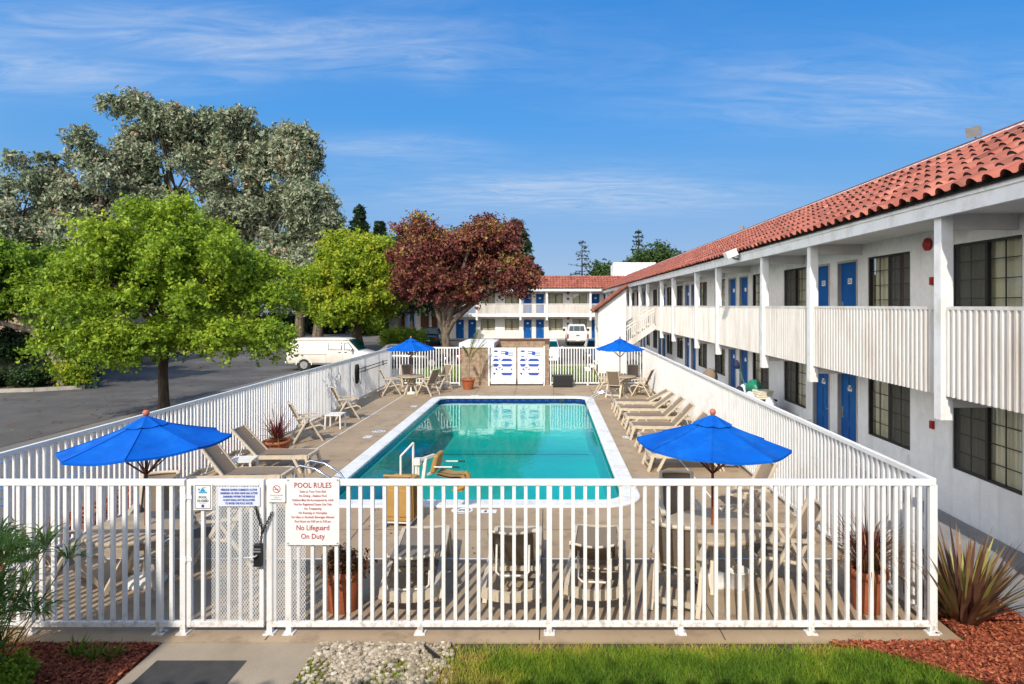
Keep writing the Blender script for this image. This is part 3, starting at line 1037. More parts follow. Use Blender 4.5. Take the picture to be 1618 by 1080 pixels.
# walkway slab, balcony slab, soffit
m=MB().box(5.84,WX-.002,YA,YB-1.2,2.34,2.55); m.build('balcony_floor','soffit',mot)
m=MB().box(5.81,5.838,YA,YB-1.25,2.30,2.54); m.build('balcony_edge','trim_white',mot)
m=MB().box(5.655,WX-.003,YA,YB-1.6,4.92,4.96); m.build('soffit','soffit',mot)
m=MB().box(5.57,5.645,YA,YB-1.65,4.865,5.105); m.box(5.545,5.569,YA,YB-1.65,5.06,5.12); m.build('fascia','trim_white',mot)
colY=[]
for k in range(-1,8):
    for y in (7.35+7.53*k+1.72, 7.35+7.53*k+6.22):
        if YA < y < YB-2.5: colY.append(y)
for y in colY:
    MB().box(5.655,5.835,y-.085,y+.085,1.94,4.92).build('column','trim_white',mot,bevel=.006)
    MB().box(5.84,WX-.004,y-.05,y+.05,4.70,4.918).build('beam','soffit',mot)
    MB().box(5.842,WX-.004,y-.05,y+.05,2.12,2.338).build('beam','soffit',mot)
FB=Face('x',5.775)
edges=[YA]+colY+[YB-1.6]
for a,b in zip(edges[:-1],edges[1:]):
    m=MB(); ribbed_panel(FB,m,a+.09,b-.09,2.29,3.535)
    m.box(5.725,5.815,a+.086,b-.086,3.537,3.585)
    m.build('balcony_panel','white_panel',mot,recalc=False)
# roof
E = Vector((5.50,0,5.15)); RX, RZ = 8.2, 6.68
S = math.hypot(RX-E.x, RZ-E.z)
tm = tile_roof(YB-YA, S, courses=7)
M = slope_matrix((E.x,YB,E.z),(0,-1,0),(RX-E.x,0,RZ-E.z))
tm.xform(M).build('roof',['roof_tile','roof_bed_shade'],mot,recalc=False)
m=MB().box(RX-.03,RX+.10,YA,YB,RZ-.05,RZ+.075); m.build('ridge_flashing','trim_white',mot)
m=MB().box(RX+.103,RX+.42,YA,YB,RZ-.05,RZ+.16); m.build('parapet_cap','ridge_cap',mot)
m=MB().box(RX+.425,15,YA,YB,RZ-.10,RZ+.02); m.build('flat_roof','flat_roof',mot)
# fittings on the near wall
m=MB().tube([(WX-.001,11.15,4.69),(WX-.05,11.15,4.69)],.115,20).tube([(WX-.05,11.15,4.69),(WX-.085,11.15,4.69)],[.105,.06],20); m.build('alarm_bell','red_bell',mot)
for z_ in (3.96,1.42): MB().box(WX-.05,WX-.001,10.98,11.07,z_,z_+.14).box(WX-.06,WX-.051,11.0,11.05,z_+.03,z_+.09).build('pull_station','red_bell',mot,bevel=.006)
MB().box(WX-.02,WX-.001,11.75,12.02,.58,.80).box(WX-.035,WX-.021,11.78,11.99,.61,.77).build('vent_cover','trim_white',mot)
def floodlight(name, base, aim, mat_='galv', s=1.0):
    t=Vector(aim).normalized(); M=t.to_track_quat('Z','Y').to_matrix().to_4x4()
    h=MB(); h.add([(x*s,y*s,z_*s) for x,y,z_ in ((-.16,-.12,.10),(.16,-.12,.10),(.16,.12,.10),(-.16,.12,.10),(-.09,-.06,-.10),(.09,-.06,-.10),(.09,.06,-.10),(-.09,.06,-.10))],[(0,1,2,3),(7,6,5,4),(0,4,5,1),(1,5,6,2),(2,6,7,3),(3,7,4,0)])
    M.translation=Vector(base)+Vector((0,0,.30*s)); h.xform(M)
    o=h.build(name,mat_,mot)
    b_=MB().tube([base,(base[0],base[1],base[2]+.26*s)],.02*s,8).cbox(base[0],base[1],base[2]+.02,.10*s,.10*s,.05*s); b_.build('bracket','grey_metal',o)
floodlight('floodlight',(8.35,12.2,6.75),(-1,-.5,-.35),'grey_metal',.85); floodlight('floodlight',(8.35,26.9,6.75),(-.8,-.5,-.1),'grey_metal',.7)
h=MB().cbox(5.32,18.2,5.10,.34,.34,.20,Matrix.Rotation(R(-22),3,'Y')); o=h.build('floodlight','trim_white',mot,bevel=.01)
MB().tube([(5.565,18.25,4.95),(5.45,18.25,4.96),(5.36,18.25,5.02)],.03,8).build('bracket','grey_metal',o)
# outside stair with its tiled screen
stair = empty('stair_enclosure','white stucco stair screen with sloping red tile top and slatted stair','stairs',(0,0,0))
YS0, YS1 = 33.0, 35.3
m=MB(); poly=[(2.63,0),(4.09,0),(4.09,4.52),(2.63,3.42)]
m.prism(poly,'y',YS0,YS0+.18); m.box(2.63,2.80,YS0+.182,YS0+.5,0,3.42); m.box(2.63,2.80,YS1-.3,YS1,0,3.42); m.box(2.631,2.80,YS0+.501,YS1-.301,2.4,3.42); m.prism(poly,'y',YS1+.002,YS1+.18)
m.build('screen_wall','stucco',stair)
sl_ = math.hypot(1.75,1.32)
tm=tile_roof(YS1-YS0+.55,sl_,pitch=.31,courses=4)
tm.xform(slope_matrix((2.43,YS1+.35,3.28),(0,-1,0),(1.75,0,1.32))).build('roof',['roof_tile','roof_bed_shade'],stair,recalc=False)
m=MB()
for r_ in range(3):
    for i in range(4):
        p0=Vector((2.40,YS0-.14+.0*r_,3.36))+Vector((1.75,0,1.32))*(i/4); p1=Vector((2.40,YS0-.14,3.36))+Vector((1.75,0,1.32))*((i+1.06)/4)
m=MB()
for i in range(4):
    u=Vector((1.75,0,1.32)); b0=Vector((2.40,YS0-.09,3.37))+u*(i/4); b1=Vector((2.40,YS0-.09,3.33))+u*((i+1.05)/4)
    m.tube([b0,b1],[.125,.10],10)
m.build('rake_tiles','roof_tile',stair)
up=Vector((3.75,0,2.55)); 
for yy,nm in ((YS0+.22,'front_railing'),(YS1-.12,'rear_railing')):
    m=MB()
    def at_(t,z_): return (2.0+3.75*t, yy, .02+2.55*t+z_)
    m.bar(at_(.52,.98),at_(.985,.98),.06,.09); m.bar(at_(.52,.82),at_(.985,.82),.04,.07); m.bar(at_(.52,-.02),at_(.985,-.02),.07,.30)
    for i in range(17):
        t=.53+.45*i/16; m.bar(at_(t,.10),at_(t,.80),.045,.03)
    m.build(nm,'white_panel',stair)
m=MB()
for i in range(14):
    t=(i+.5)/14; m.cbox(2.0+3.75*t,(YS0+YS1)/2+.05,.02+2.55*t,.30,YS1-YS0-.45,.05)
m.build('treads','soffit',stair)

# ---- far wing -------------------------------------------------------------------
farb = empty('motel_building','two-storey white motel block with blue doors across the far parking lot','building',(0,0,0))
FF=Face('y',66.0)
XA,XB=-11.2,15.0
dc=[-8.75+7.18*k for k in range(4)]
hg,hu,sp=[],[],[]
for c in dc:
    for a,b in ((c-1.1,c-.2),(c+.2,c+1.1)):
        if b<XB: hg.append((a,b,.12,2.12)); hu.append((a,b,2.78,4.84)); sp.append(('d',a,b))
    for a,b in ((c-3.05,c-1.58),(c+1.58,c+3.05)):
        if a>XA+.2 and b<XB: hg.append((a,b,.98,2.14)); hu.append((a,b,3.70,4.86)); sp.append(('w',a,b))
m=MB(); FF.wall(m,XA,XB,0,2.5,hg); m.quad((XA,66,0),(XA,72,0),(XA,72,5.2),(XA,66,5.2)); m.build('lower_wall','stucco',farb,recalc=False)
m=MB(); FF.wall(m,XA,XB,2.5,5.2,hu); m.build('upper_wall','stucco',farb,recalc=False)
for kind,a,b in sp:
    if kind=='w':
        FF.window(farb,a,b,.98,2.14,True,grid=False,detail=False); FF.window(farb,a,b,3.70,4.86,True,grid=False,detail=False)
    else:
        FF.door(farb,a,b,.12,2.12); FF.door(farb,a,b,2.78,4.84)
MB().box(XA,XB,64.86,65.998,2.42,2.72).build('balcony_floor','soffit',farb)
MB().box(XA,XB,64.74,64.858,2.40,2.76).build('balcony_edge','trim_white',farb)
MB().box(XA-.3,XB,64.45,65.997,5.08,5.12).build('soffit','soffit',farb)
MB().box(XA-.3,XB,64.38,64.448,5.06,5.36).build('fascia','trim_white',farb)
MB().box(XA,XB,64.5,65.99,0,.11).build('walkway_kerb','kerb_stone',farb)
cx_=[-10.2,-7.47,-2.93,-.2,4.34,7.07]
for x in cx_: MB().box(x-.1,x+.1,64.68,64.88,2.05,5.08).build('column','trim_white',farb)
FBB=Face('y',64.80)
for j,(a,b) in enumerate(zip([XA]+cx_,cx_+[11.6])):
    m=MB(); 
    if j in (1,3,5):
        m.box(a+.11,b-.11,64.77,64.83,3.70,3.77)
        mid=(a+b)/2; m.box(mid-.18,mid+.18,64.76,64.84,2.77,3.70)
        for i in range(22):
            x=a+.17+(b-a-.34)*i/21
            if abs(x-mid)>.22: m.box(x-.02,x+.02,64.78,64.82,2.77,3.70)
    else:
        ribbed_panel(FBB,m,a+.11,b-.11,2.77,3.72); m.box(a+.11,b-.11,64.75,64.84,3.722,3.78)
    m.build('balcony_panel','white_panel',farb,recalc=False)
tm=tile_roof(XB-XA+.4,2.45,courses=6)
tm.xform(slope_matrix((XA-.35,64.32,5.38),(1,0,0),(0,2.0,1.3))).build('roof',['roof_tile','roof_bed_shade'],farb,recalc=False)
MB().box(XA-.35,XB,66.30,66.5,6.52,6.66).build('parapet_cap','ridge_cap',farb)
MB().box(XA,XB,66.5,72,6.4,6.55).build('flat_roof','flat_roof',farb)
for x,z_ in ((2.05,1.55),(2.05,4.2),(-5.2,4.3)): MB().box(x-.12,x+.12,65.93,65.998,z_,z_+.2).build('wall_light','black_plastic',farb)
for x in (2.05,): 
    for z_ in (2.28,4.95): MB().tube([(x,65.99,z_-.05),(x,65.9,z_-.05)],.15,14).build('alarm_bell','red_bell',farb)
# louvred plant screen on the far roof
hv=empty('rooftop_screen','white louvred equipment screen standing on the far motel roof','roof unit',(0,0,0))
m=MB().box(6.95,7.05,66.9,67.0,6.56,8.10).box(11.4,11.5,66.9,67.0,6.56,8.10).box(6.95,11.5,66.88,66.95,8.102,8.2)
for i in range(9): m.cbox(9.22,66.96,6.72+i*.165,4.3,.03,.15,Matrix.Rotation(R(-25),3,'X'))
m.build('louvre_panel','trim_white',hv)
MB().box(6.96,11.48,67.05,70,6.56,8.05).build('housing','stucco_low',hv)
# ---- the wing the picture is taken from (stands behind, its eave shades the lawn edge)
home=empty('motel_building','motel wing at the viewpoint whose tiled eave shades the bottom edge of the lawn','building',(0,0,0))
FH=Face('y',-1.3)
MB().box(-16,4.9,-9,-2.01,0,4.95).build('wall','stucco',home)
MB().box(-16,4.9,-2.0,-.32,4.86,4.9).build('soffit','soffit',home)
MB().box(-16,4.9,-.318,-.27,4.79,5.03).build('fascia','trim_white',home)
tm=tile_roof(20.9,3.2,courses=7)
tm.xform(slope_matrix((4.9,-.04,5.07),(-1,0,0),(0,-2.85,1.49))).build('roof',['roof_tile','roof_bed_shade'],home,recalc=False)
MB().box(-16,4.9,-9,-3.25,6.4,6.6).build('flat_roof','flat_roof',home)
MB().box(-8.05,-7.15,-5.2,-3.4,6.6,10.1).build('shadow_block','stucco',home)  # added block out of view, sized to shade the lower left fence
MB().box(-1.5,3.0,-2.0,-.5,2.3,2.55).build('balcony_floor','soffit',home)
# ------------------------------------------------------------------ pool furniture
def arc(fn, n): return [fn(i/n) for i in range(n+1)]

def make_chair():
    """folding resin armchair with a woven sling, facing +y"""
    t = empty('sling_chair', None, None, (0,0,0))
    for s in (-1,1):
        x = s*.275
        MB().bar((x,-.02,.645),(x,-.40,.0),.044,.056,(1,0,0)).build('leg','resin',t,bevel=.006)
        MB().bar((x*.93,-.02,.64),(x*.93,.36,.0),.044,.056,(1,0,0)).build('leg','resin',t,bevel=.006)
        m = MB(); pts=[(-.30,.655),(-.10,.665),(.12,.672),(.27,.668),(.335,.648)]
        for a,b in zip(pts[:-1],pts[1:]): m.bar((x,a[0],a[1]),(x,b[0],b[1]),.07,.032)
        m.build('armrest','resin',t)
        m = MB(); pts=[(-.12,.36),(.10,.405),(.28,.43),(.37,.40),(.40,.34)]
        m.tube([(x*.86,a,b) for a,b in pts],.025,8); m.build('seat_rail','resin',t)
        m = MB(); m.bar((x*.86,-.09,.35),(x*.86,-.43,1.06),.044,.05,(1,0,0)); m.build('back_post','resin',t,bevel=.006)
    m = MB(); m.tube(arc(lambda u:(-.235+.47*u,-.425-.045*math.sin(PI*u),1.045),8),.026,8); m.build('top_bar','resin',t)
    m = MB(); m.tube(arc(lambda u:(-.235+.47*u,-.145-.04*math.sin(PI*u),.465),8),.016,8); m.build('lower_bar','resin',t)
    MB().bar((-.27,-.335,.11),(.27,-.335,.11),.04,.055).build('stretcher','resin',t)
    MB().bar((-.25,.26,.16),(.25,.26,.16),.03,.04).build('stretcher','resin',t)
    m = MB(); m.grid(lambda u,v:(-.222+.444*u, -.13-.31*v-.05*math.sin(PI*u), .44+.61*v),8,4); m.build('back_sling','sling',t,recalc=False)
    m = MB(); m.grid(lambda u,v:(-.222+.444*u, -.12+.47*v, .375+.07*math.sin(v*2.2)-.03*math.sin(PI*u)),8,4); m.build('seat_sling','sling',t,recalc=False)
    return t

def make_lounger(angle, white=False):
    """sun lounger, head towards -y, foot towards +y, backrest raised by angle (degrees)"""
    t = empty('sun_lounger', None, None, (0,0,0))
    fm = 'resin_white' if white else 'resin'
    W=.315; a=R(angle); hy=-.16
    for s in (-1,1):
        x=s*W
        m=MB(); pts=[(-.93,.29),(-.7,.315),(0,.33),(.7,.335),(.88,.345),(.96,.335)]
        for p,q in zip(pts[:-1],pts[1:]): m.bar((x,p[0],p[1]),(x,q[0],q[1]),.055,.08)
        m.build('side_rail',fm,t)
        MB().bar((x,.93,.335),(x*1.06,1.04,0),.06,.08,(1,0,0)).build('leg',fm,t,bevel=.008)
        MB().bar((x,.66,.32),(x*1.06,.84,.0),.055,.07,(1,0,0)).build('leg',fm,t,bevel=.008)
        MB().bar((x,-.45,.32),(x*1.06,-.62,0),.045,.06,(1,0,0)).build('leg',fm,t,bevel=.008)
        MB().bar((x,-.28,.32),(x*1.06,-.55,.0),.045,.05,(1,0,0)).build('leg',fm,t,bevel=.008)
        m=MB(); d=(-math.cos(a),math.sin(a))
        m.bar((x*.86,hy,.35),(x*.86,hy+.78*d[0],.35+.78*d[1]),.045,.04,(1,0,0)); m.build('back_post',fm,t)
    m=MB()
    for i in range(8):
        u0,u1=i/8,(i+1)/8
        f_=lambda u:(-W-.02+(2*W+.04)*u,-.93-.03*math.sin(PI*u),.28-.05*math.sin(PI*u))
        m.bar(f_(u0),f_(u1),.05,.11)
    m.build('head_bar',fm,t)
    MB().bar((-W,.96,.335),(W,.96,.335),.06,.07).build('foot_bar',fm,t); MB().bar((-W*1.06,1.0,.10),(W*1.06,1.0,.10),.03,.035).build('foot_stretcher',fm,t)
    MB().bar((-W,.30,.30),(W,.30,.30),.04,.05).build('cross_bar',fm,t); MB().bar((-W,-.3,.29),(W,-.3,.29),.04,.05).build('cross_bar',fm,t)
    d=(-math.cos(a),math.sin(a)); nrm=(math.sin(a),math.cos(a))
    m=MB(); m.tube(arc(lambda u:(-.27+.54*u, hy+.77*d[0]-.04*math.sin(PI*u)*nrm[0], .35+.77*d[1]-.04*math.sin(PI*u)*nrm[1]),8),.017,8); m.build('top_bar',fm,t)
    m=MB(); q=(hy+.42*d[0],.35+.42*d[1])
    m.tube([(-.2,q[0],q[1]),(-.2,q[0]-.10,max(.18,q[1]-.30)),(-.15,q[0]-.12,max(.15,q[1]-.34)),(.15,q[0]-.12,max(.15,q[1]-.34)),(.2,q[0]-.10,max(.18,q[1]-.30)),(.2,q[0],q[1])],.014,8); m.build('back_prop','resin_white',t)
    m=MB(); m.grid(lambda u,v:(-.255+.51*u, hy+.78*v*d[0]-.035*math.sin(PI*u)*nrm[0], .355+.78*v*d[1]-.035*math.sin(PI*u)*nrm[1]),8,4); m.build('back_sling','sling',t,recalc=False)
    m=MB(); m.grid(lambda u,v:(-.275+.55*u, hy+.01+1.09*v, .372-.02*math.sin(PI*u)+(0.012*math.sin(v*3))),8,5); m.build('seat_sling','sling',t,recalc=False)
    return t

def make_table(rad=.6):
    t = empty('round_table', None, None, (0,0,0))
    MB().lathe([(rad-.02,.675),(rad,.685),(rad,.72),(rad-.015,.732),(.03,.736)],40).build('tabletop','table_top',t)
    MB().lathe([(.05,.42),(.06,.45),(.06,.674)],16).build('hub','resin',t)
    for k in range(4):
        a=PI/4+k*PI/2
        MB().bar((.05*math.cos(a),.05*math.sin(a),.60),(rad*.68*math.cos(a),rad*.68*math.sin(a),0),.05,.06).bar((.06*math.cos(a),.06*math.sin(a),.55),(rad*.62*math.cos(a),rad*.62*math.sin(a),.672),.035,.04).build('leg','resin',t)
    return t

def make_umbrella(rad=1.08, top=2.26, drop=.40, tilt=(0,0), spin=0.0):
    """octagonal market parasol: pole, ribs, canopy with a vent cap, round finial, weighted base"""
    t = empty('patio_umbrella', None, None, (0,0,0))
    m=MB().tube([(0,0,.08),(0,0,.95)],.021,12).tube([(0,0,.951),(0,0,top-.05)],.019,12); m.build('pole','pole_wood',t)
    MB().lathe([(.24,0),(.245,.03),(.20,.07),(.06,.085),(.04,.10),(.035,.30)],28).build('base','resin_white',t)
    n=8; T=Matrix.Rotation(tilt[0],4,'X')@Matrix.Rotation(tilt[1],4,'Y')
    C=Vector((0,0,top-.06))
    def cp(r_, a_, z_): return C+(T@Vector((r_*math.cos(a_),r_*math.sin(a_),z_)))
    m=MB(); NR=6; NS=6
    def can(u, side, f):
        a0=spin+side*2*PI/n; a1=a0+2*PI/n
        r_=.10+(rad-.10)*u
        p0=cp(r_,a0,0);p1=cp(r_,a1,0)
        p=p0.lerp(p1,f)
        sag=-.055*math.sin(PI*f)*u*(1.0) 
        zz_=-drop*u-.012*math.sin(PI*u)+sag*.6
        inward=1-.018*math.sin(PI*f)*u
        q=(p-C)*inward
        return C+q+(T@Vector((0,0,zz_)))
    for side in range(n):
        m.grid(lambda u,f,side=side:can(u,side,f),NR,NS,smooth=True)
    for side in range(n):   # short valance hem
        for i in range(NS):
            a_=can(1,side,i/NS); b_=can(1,side,(i+1)/NS)
            m.quad(a_,b_,b_-Vector((0,0,.03)),a_-Vector((0,0,.03)))
    can_o=m.build('canopy','canopy_blue',t,recalc=False)
    m=MB()
    for side in range(n):
        a0=spin+side*2*PI/n; a1=a0+2*PI/n
        def vt(u,f,a0=a0,a1=a1):
            r_=.012+.24*u
            p=cp(r_,a0,0).lerp(cp(r_,a1,0),f)
            return p+(T@Vector((0,0,.085-.115*u-.02*math.sin(PI*f)*u)))
        m.grid(vt,3,4)
    m.build('vent','canopy_blue',can_o,recalc=False)
    for k in range(n):
        sm_=MB(); up_=Vector((0,0,.004))
        pts_=[can(q/6,k,0)+up_ for q in range(7)]
        sm_.tube(pts_,.006,5,cap=False)
        sm_.build('seam','canopy_blue',can_o,recalc=False)
    for k in range(n):
        a_=spin+k*2*PI/n
        m=MB().bar(can(.02,k,0)-Vector((0,0,.05)),can(.975,k,0)-Vector((0,0,.03)),.016,.02)
        m.bar((0,0,top-.75),can(.5,k,0)-Vector((0,0,.05)),.012,.016)
        m.build('rib','pole_wood',t)
    m=MB().lathe([(.012,-.015),(.022,.0),(.016,.02),(.035,.035),(.048,.065),(.047,.09),(.034,.115),(.005,.125)],16,(0,0,0)); o=m.build('finial','finial_wood',t); o.scale=(.85,.85,.85); o.location=C+(T@Vector((0,0,.055)))
    return t

def place(proto, first, x, y, rz, label, cat, group=None, z=0):
    o = proto if first else copy_tree(proto)
    o.location=(x,y,z); o.rotation_euler=(0,0,rz)
    o['label']=label; o['category']=cat
    if group: o['group']=group
    elif 'group' in o: del o['group']
    return o

# umbrellas
G='blue parasols around the pool'
u=make_umbrella(.99,2.14,.28,(R(0),R(-3)),R(20)); place(u,True,-5.24,8.12,0,'blue parasol over the round table behind the gate, at lower left','parasol',G)
u=make_umbrella(.98,2.15,.30,(R(-1),R(2)),R(-15)); place(u,True,2.14,8.14,0,'blue parasol with reddish ball finial over the round table at lower right','parasol',G)
u=make_umbrella(.98,2.24,.35,(0,0),R(22)); place(u,True,-5.62,25.45,0,'small blue parasol at the far left corner of the pool deck','parasol',G)
place(u,False,2.90,25.35,R(10),'small blue parasol at the far right corner, before the white stair wall','parasol',G)

# tables
G='round tables under the parasols'
t=make_table(.62); place(t,True,-5.30,8.12,R(10),'beige round table under the blue parasol nearest the gate','table',G)
place(t,False,2.14,8.14,R(30),'beige round table under the blue parasol at lower right','table',G)
t2=make_table(.54); place(t2,True,-5.62,25.45,R(15),'beige round table at the far left corner of the deck','table',G)
place(t2,False,3.02,25.35,R(40),'beige round table at the far right corner of the deck','table',G)

# chairs
c=make_chair()
G='sling chairs around the pool'
CH=[(-6.05,7.72,-32,'brown sling chair with its back to the front fence, left of the gate'),
    (-4.62,8.75,112,'sling chair pulled up behind the gate mesh, right of the left table'),
    (-5.75,9.10,-158,'sling chair beyond the left table, half hidden by its parasol pole'),
    (1.62,7.62,-24,'brown sling chair with its back to the fence, left side of the right table'),
    (1.92,9.12,176,'sling chair facing the fence from behind the right table'),
    (3.02,8.05,88,'sling chair on the right side of the right table, facing left'),
    (3.18,10.15,96,'sling chair behind the right table beside the picket fence, facing left'),
    (-6.42,16.55,-58,'sling chair by the left fence next to the cordyline pot'),
    (-6.42,19.75,-60,'sling chair by the left fence beyond the small white table'),
    (-6.32,25.05,-70,'sling chair at the far left table, left side facing right'),
    (-5.95,26.35,-158,'sling chair behind the far left table against the back fence'),
    (-4.85,25.05,62,'sling chair at the far left table nearest the palm pot'),
    (-4.55,26.35,140,'sling chair at the far left table, half hidden near the back fence'),
    (2.28,25.35,-88,'sling chair at the far right table, left side facing right'),
    (2.62,24.55,-20,'sling chair at the far right table with its back to the pool'),
    (3.55,26.25,172,'dark backed sling chair behind the far right table'),
    (3.72,24.85,66,'sling chair at the far right table, right side near the fence')]
for i,(x,y,a,l) in enumerate(CH): place(c,i==0,x,y,R(a),l,'chair',G)

# loungers
G='sun loungers on the pool deck'
LG=[(25,-1.70,8.15,5,'sun lounger by the front fence with its back lowest, nearest the gate'),
    (46,-.44,8.15,0,'middle sun lounger by the front fence with its back raised high'),
    (33,.62,8.20,-6,'sun lounger by the front fence, rightmost of the three'),
    (47,-6.15,13.72,-90,'sun lounger in front of the cordyline pot, head towards the left fence'),
    (52,-6.05,12.15,-90,'sun lounger left of the pool, nearest the gate, brown back raised'),
    (28,3.22,21.25,90,'farthest sun lounger of the row along the right fence, back low'),
    (36,3.20,19.85,90,'second farthest sun lounger of the row along the right fence'),
    (42,3.24,18.45,91,'third farthest sun lounger of the row along the right fence'),
    (46,3.22,17.0,90,'fourth farthest sun lounger of the right row, above the parasol edge'),
    (46,3.24,15.55,90,'fifth sun lounger of the right row, mostly hidden behind the parasol'),
    (14,3.18,13.85,92,'nearest sun lounger of the right row, its foot showing under the parasol')]
for (an,x,y,a,l) in LG:
    o=make_lounger(an); place(o,True,x,y,R(a),l,'sun lounger',G)

# small white side tables
def make_side_table():
    t=empty('side_table',None,None)
    m=MB()
    m.box(-.24,.24,-.24,-.20,.385,.42).box(-.24,.24,.20,.24,.385,.42).box(-.24,-.20,-.199,.199,.385,.42).box(.20,.24,-.199,.199,.385,.42)
    for i in range(6): m.box(-.199,.199,-.185+i*.065,-.142+i*.065,.395,.416)
    m.build('tabletop','resin_white',t)
    for a in (-1,1):
        for b in (-1,1): MB().bar((a*.21,b*.21,.384),(a*.225,b*.225,0),.04,.04).build('leg','resin_white',t)
    return t
G='small white side tables'
s=make_side_table(); place(s,True,-6.28,18.35,0,'small white slatted table between two sling chairs by the left fence','side table',G)
place(s,False,-6.35,12.95,R(8),'small white slatted table between the two left sun loungers','side table',G)

# white bucket under the right-hand table
b=empty('bucket','white plastic bucket standing under the right parasol table','bucket',(2.42,7.98,0))
MB().lathe([(.115,0),(.12,.01),(.135,.20),(.145,.205),(.145,.225),(.13,.225),(.11,.02)],24).build('pail','resin_white',b)
MB().tube(arc(lambda u:(.14*math.cos(PI*u),.02,.21-.09*math.sin(PI*u)-.0),10),.005,6).build('handle','grey_metal',b)

# dark storage box against the back fence
d=empty('deck_box','dark brown storage box standing against the back right fence','box',(.62,27.55,0))
MB().box(-.43,.43,-.24,.24,.02,.46).build('box_body','black_plastic',d,bevel=.015)
MB().box(-.45,.45,-.26,.26,.462,.52).build('lid','black_plastic',d,bevel=.015)

# ------------------------------------------------------------------ pool lift
L=empty('pool_lift','tan wheeled pool lift with white mast and a tan seat hanging over the water','pool lift',(-2.42,10.35,0),R(-6))
L.scale=(.90,.95,.78)
m=MB()
A=[(-.26,-.28),(.26,-.28),(.26,.30),(-.26,.30)]; Bt=[(-.25,-.20),(.22,-.20),(.22,.24),(-.25,.24)]
m.add([(p[0],p[1],.12) for p in A]+[(p[0],p[1],.96) for p in Bt],[(3,2,1,0),(4,5,6,7)]+[(i,(i+1)%4,4+(i+1)%4,4+i) for i in range(4)])
m.build('cart_body','lift_tan',L,bevel=.03)
m=MB()
for x0 in (-.19,.02):
    def fz(z): return -.28+.08*(z-.12)/.84-.006
    m.add([(x0,fz(.22),.22),(x0+.17,fz(.22),.22),(x0+.17,fz(.76),.76),(x0,fz(.76),.76),(x0+.015,fz(.22)-.012,.235),(x0+.155,fz(.22)-.012,.235),(x0+.155,fz(.76)-.012,.745),(x0+.015,fz(.76)-.012,.745)],[(4,5,6,7),(0,1,5,4),(1,2,6,5),(2,3,7,6),(3,0,4,7)])
m.build('front_panel','lift_tan',L)
m=MB()
for i in range(6):
    y=-.20+i*.085
    m.bar((.262,y,.15),(.228,y*.8+.02,.92),.03,.015,(0,1,0))
m.build('side_ribs','lift_dark',L)
MB().box(-.25,.25,-.26,.28,.085,.118).build('chassis','resin_white',L)
for x in (-.22,.22):
    for y in (-.27,.24):
        w=MB().tube([(x-.02,y,.055),(x+.02,y,.055)],.055,14).build('caster','rubber',L)
        MB().box(x-.032,x+.032,y-.012,y+.03,.06,.084).build('fork','grey_metal',w)
m=MB().tube([(-.27,-.24,1.06),(.24,-.24,1.06)],.027,10).tube([(-.24,-.24,1.06),(-.24,-.19,.92)],.02,8).tube([(.20,-.24,1.06),(.20,-.19,.92)],.02,8); m.build('push_handle','lift_tan',L)
m=MB().tube([(-.10,.16,.9),(-.10,.16,1.36)],.022,8).tube([(.05,.42,.9),(.05,.42,1.58)],.024,8).tube([(-.10,.16,1.36),(.05,.42,1.58)],.02,8); m.build('mast','resin_white',L)
m=MB().tube([(.16,.30,.9),(.16,.30,1.24)],.035,10).box(.12,.24,.24,.36,1.14,1.28).tube([(.20,.30,.92),(.20,.30,1.22)],.018,8); m.build('actuator','resin_white',L)
m=MB().bar((.22,.30,1.24),(.40,.62,1.26),.05,.06).bar((.26,.36,.75),(.30,.40,1.25),.06,.05).bar((.32,.44,.88),(.42,.62,.90),.04,.05); m.build('arm','resin_white',L)
m=MB().cbox(.44,.68,1.10,.10,.42,.42,Matrix.Rotation(R(12),3,'Y')); m.build('seat_back','lift_tan',L,bevel=.04)
m=MB().grid(lambda u,v:(.46+.52*u,.48+.40*v,.86+.03*math.cos(u*5)-.10*max(0,u-.8)*5*.4-.02*math.sin(PI*v)),10,4)
m.grid(lambda u,v:(.46+.52*u,.48+.40*v,.82+.03*math.cos(u*5)-.10*max(0,u-.8)*5*.4-.02*math.sin(PI*v)),10,4); m.build('seat','lift_tan',L)
m=MB().tube([(.96,.55,.84),(1.03,.55,.74),(1.0,.55,.60),(.88,.55,.54)],.05,10).tube([(.96,.82,.84),(1.03,.82,.74),(1.0,.82,.60),(.88,.82,.54)],.05,10).box(.78,.98,.52,.86,.495,.54); m.build('foot_rest','lift_tan',L)
for y in (.47,.90):
    a_=MB().tube([(.44,y,1.04),(.80,y,1.05)],.016,8).build('armrest','resin_white',L)
    MB().tube([(.80,y,1.05),(.94,y,1.05)],.02,8).build('grip','black_plastic',a_)

# ------------------------------------------------------------------ grab rails
def rail(label, loc, rz):
    t=empty('grab_rail',label,'handrail',loc,rz)
    for y in (-.2,.2):
        pts=[(-.02,y,0),(-.02,y,.28)]+[(-.02+.15-.15*math.cos(u),y,.28+.20*math.sin(u)) for u in [R(k) for k in (30,60,85)]]+[(.42,y,.43),(.75,y,.24),(.88,y,.06),(.92,y,-.5)]
        MB().tube(pts,.022,10).build('rail','chrome',t)
        MB().lathe([(.05,.001),(.045,.015),(.025,.02)],14,(-.02,y,0)).build('anchor','chrome',t)
rail('chrome grab rail at the far right corner of the pool',(2.3,22.7,0),PI)
rail('chrome grab rail at the near left corner of the pool, behind the rules sign',(-4.92,12.35,0),R(-8))
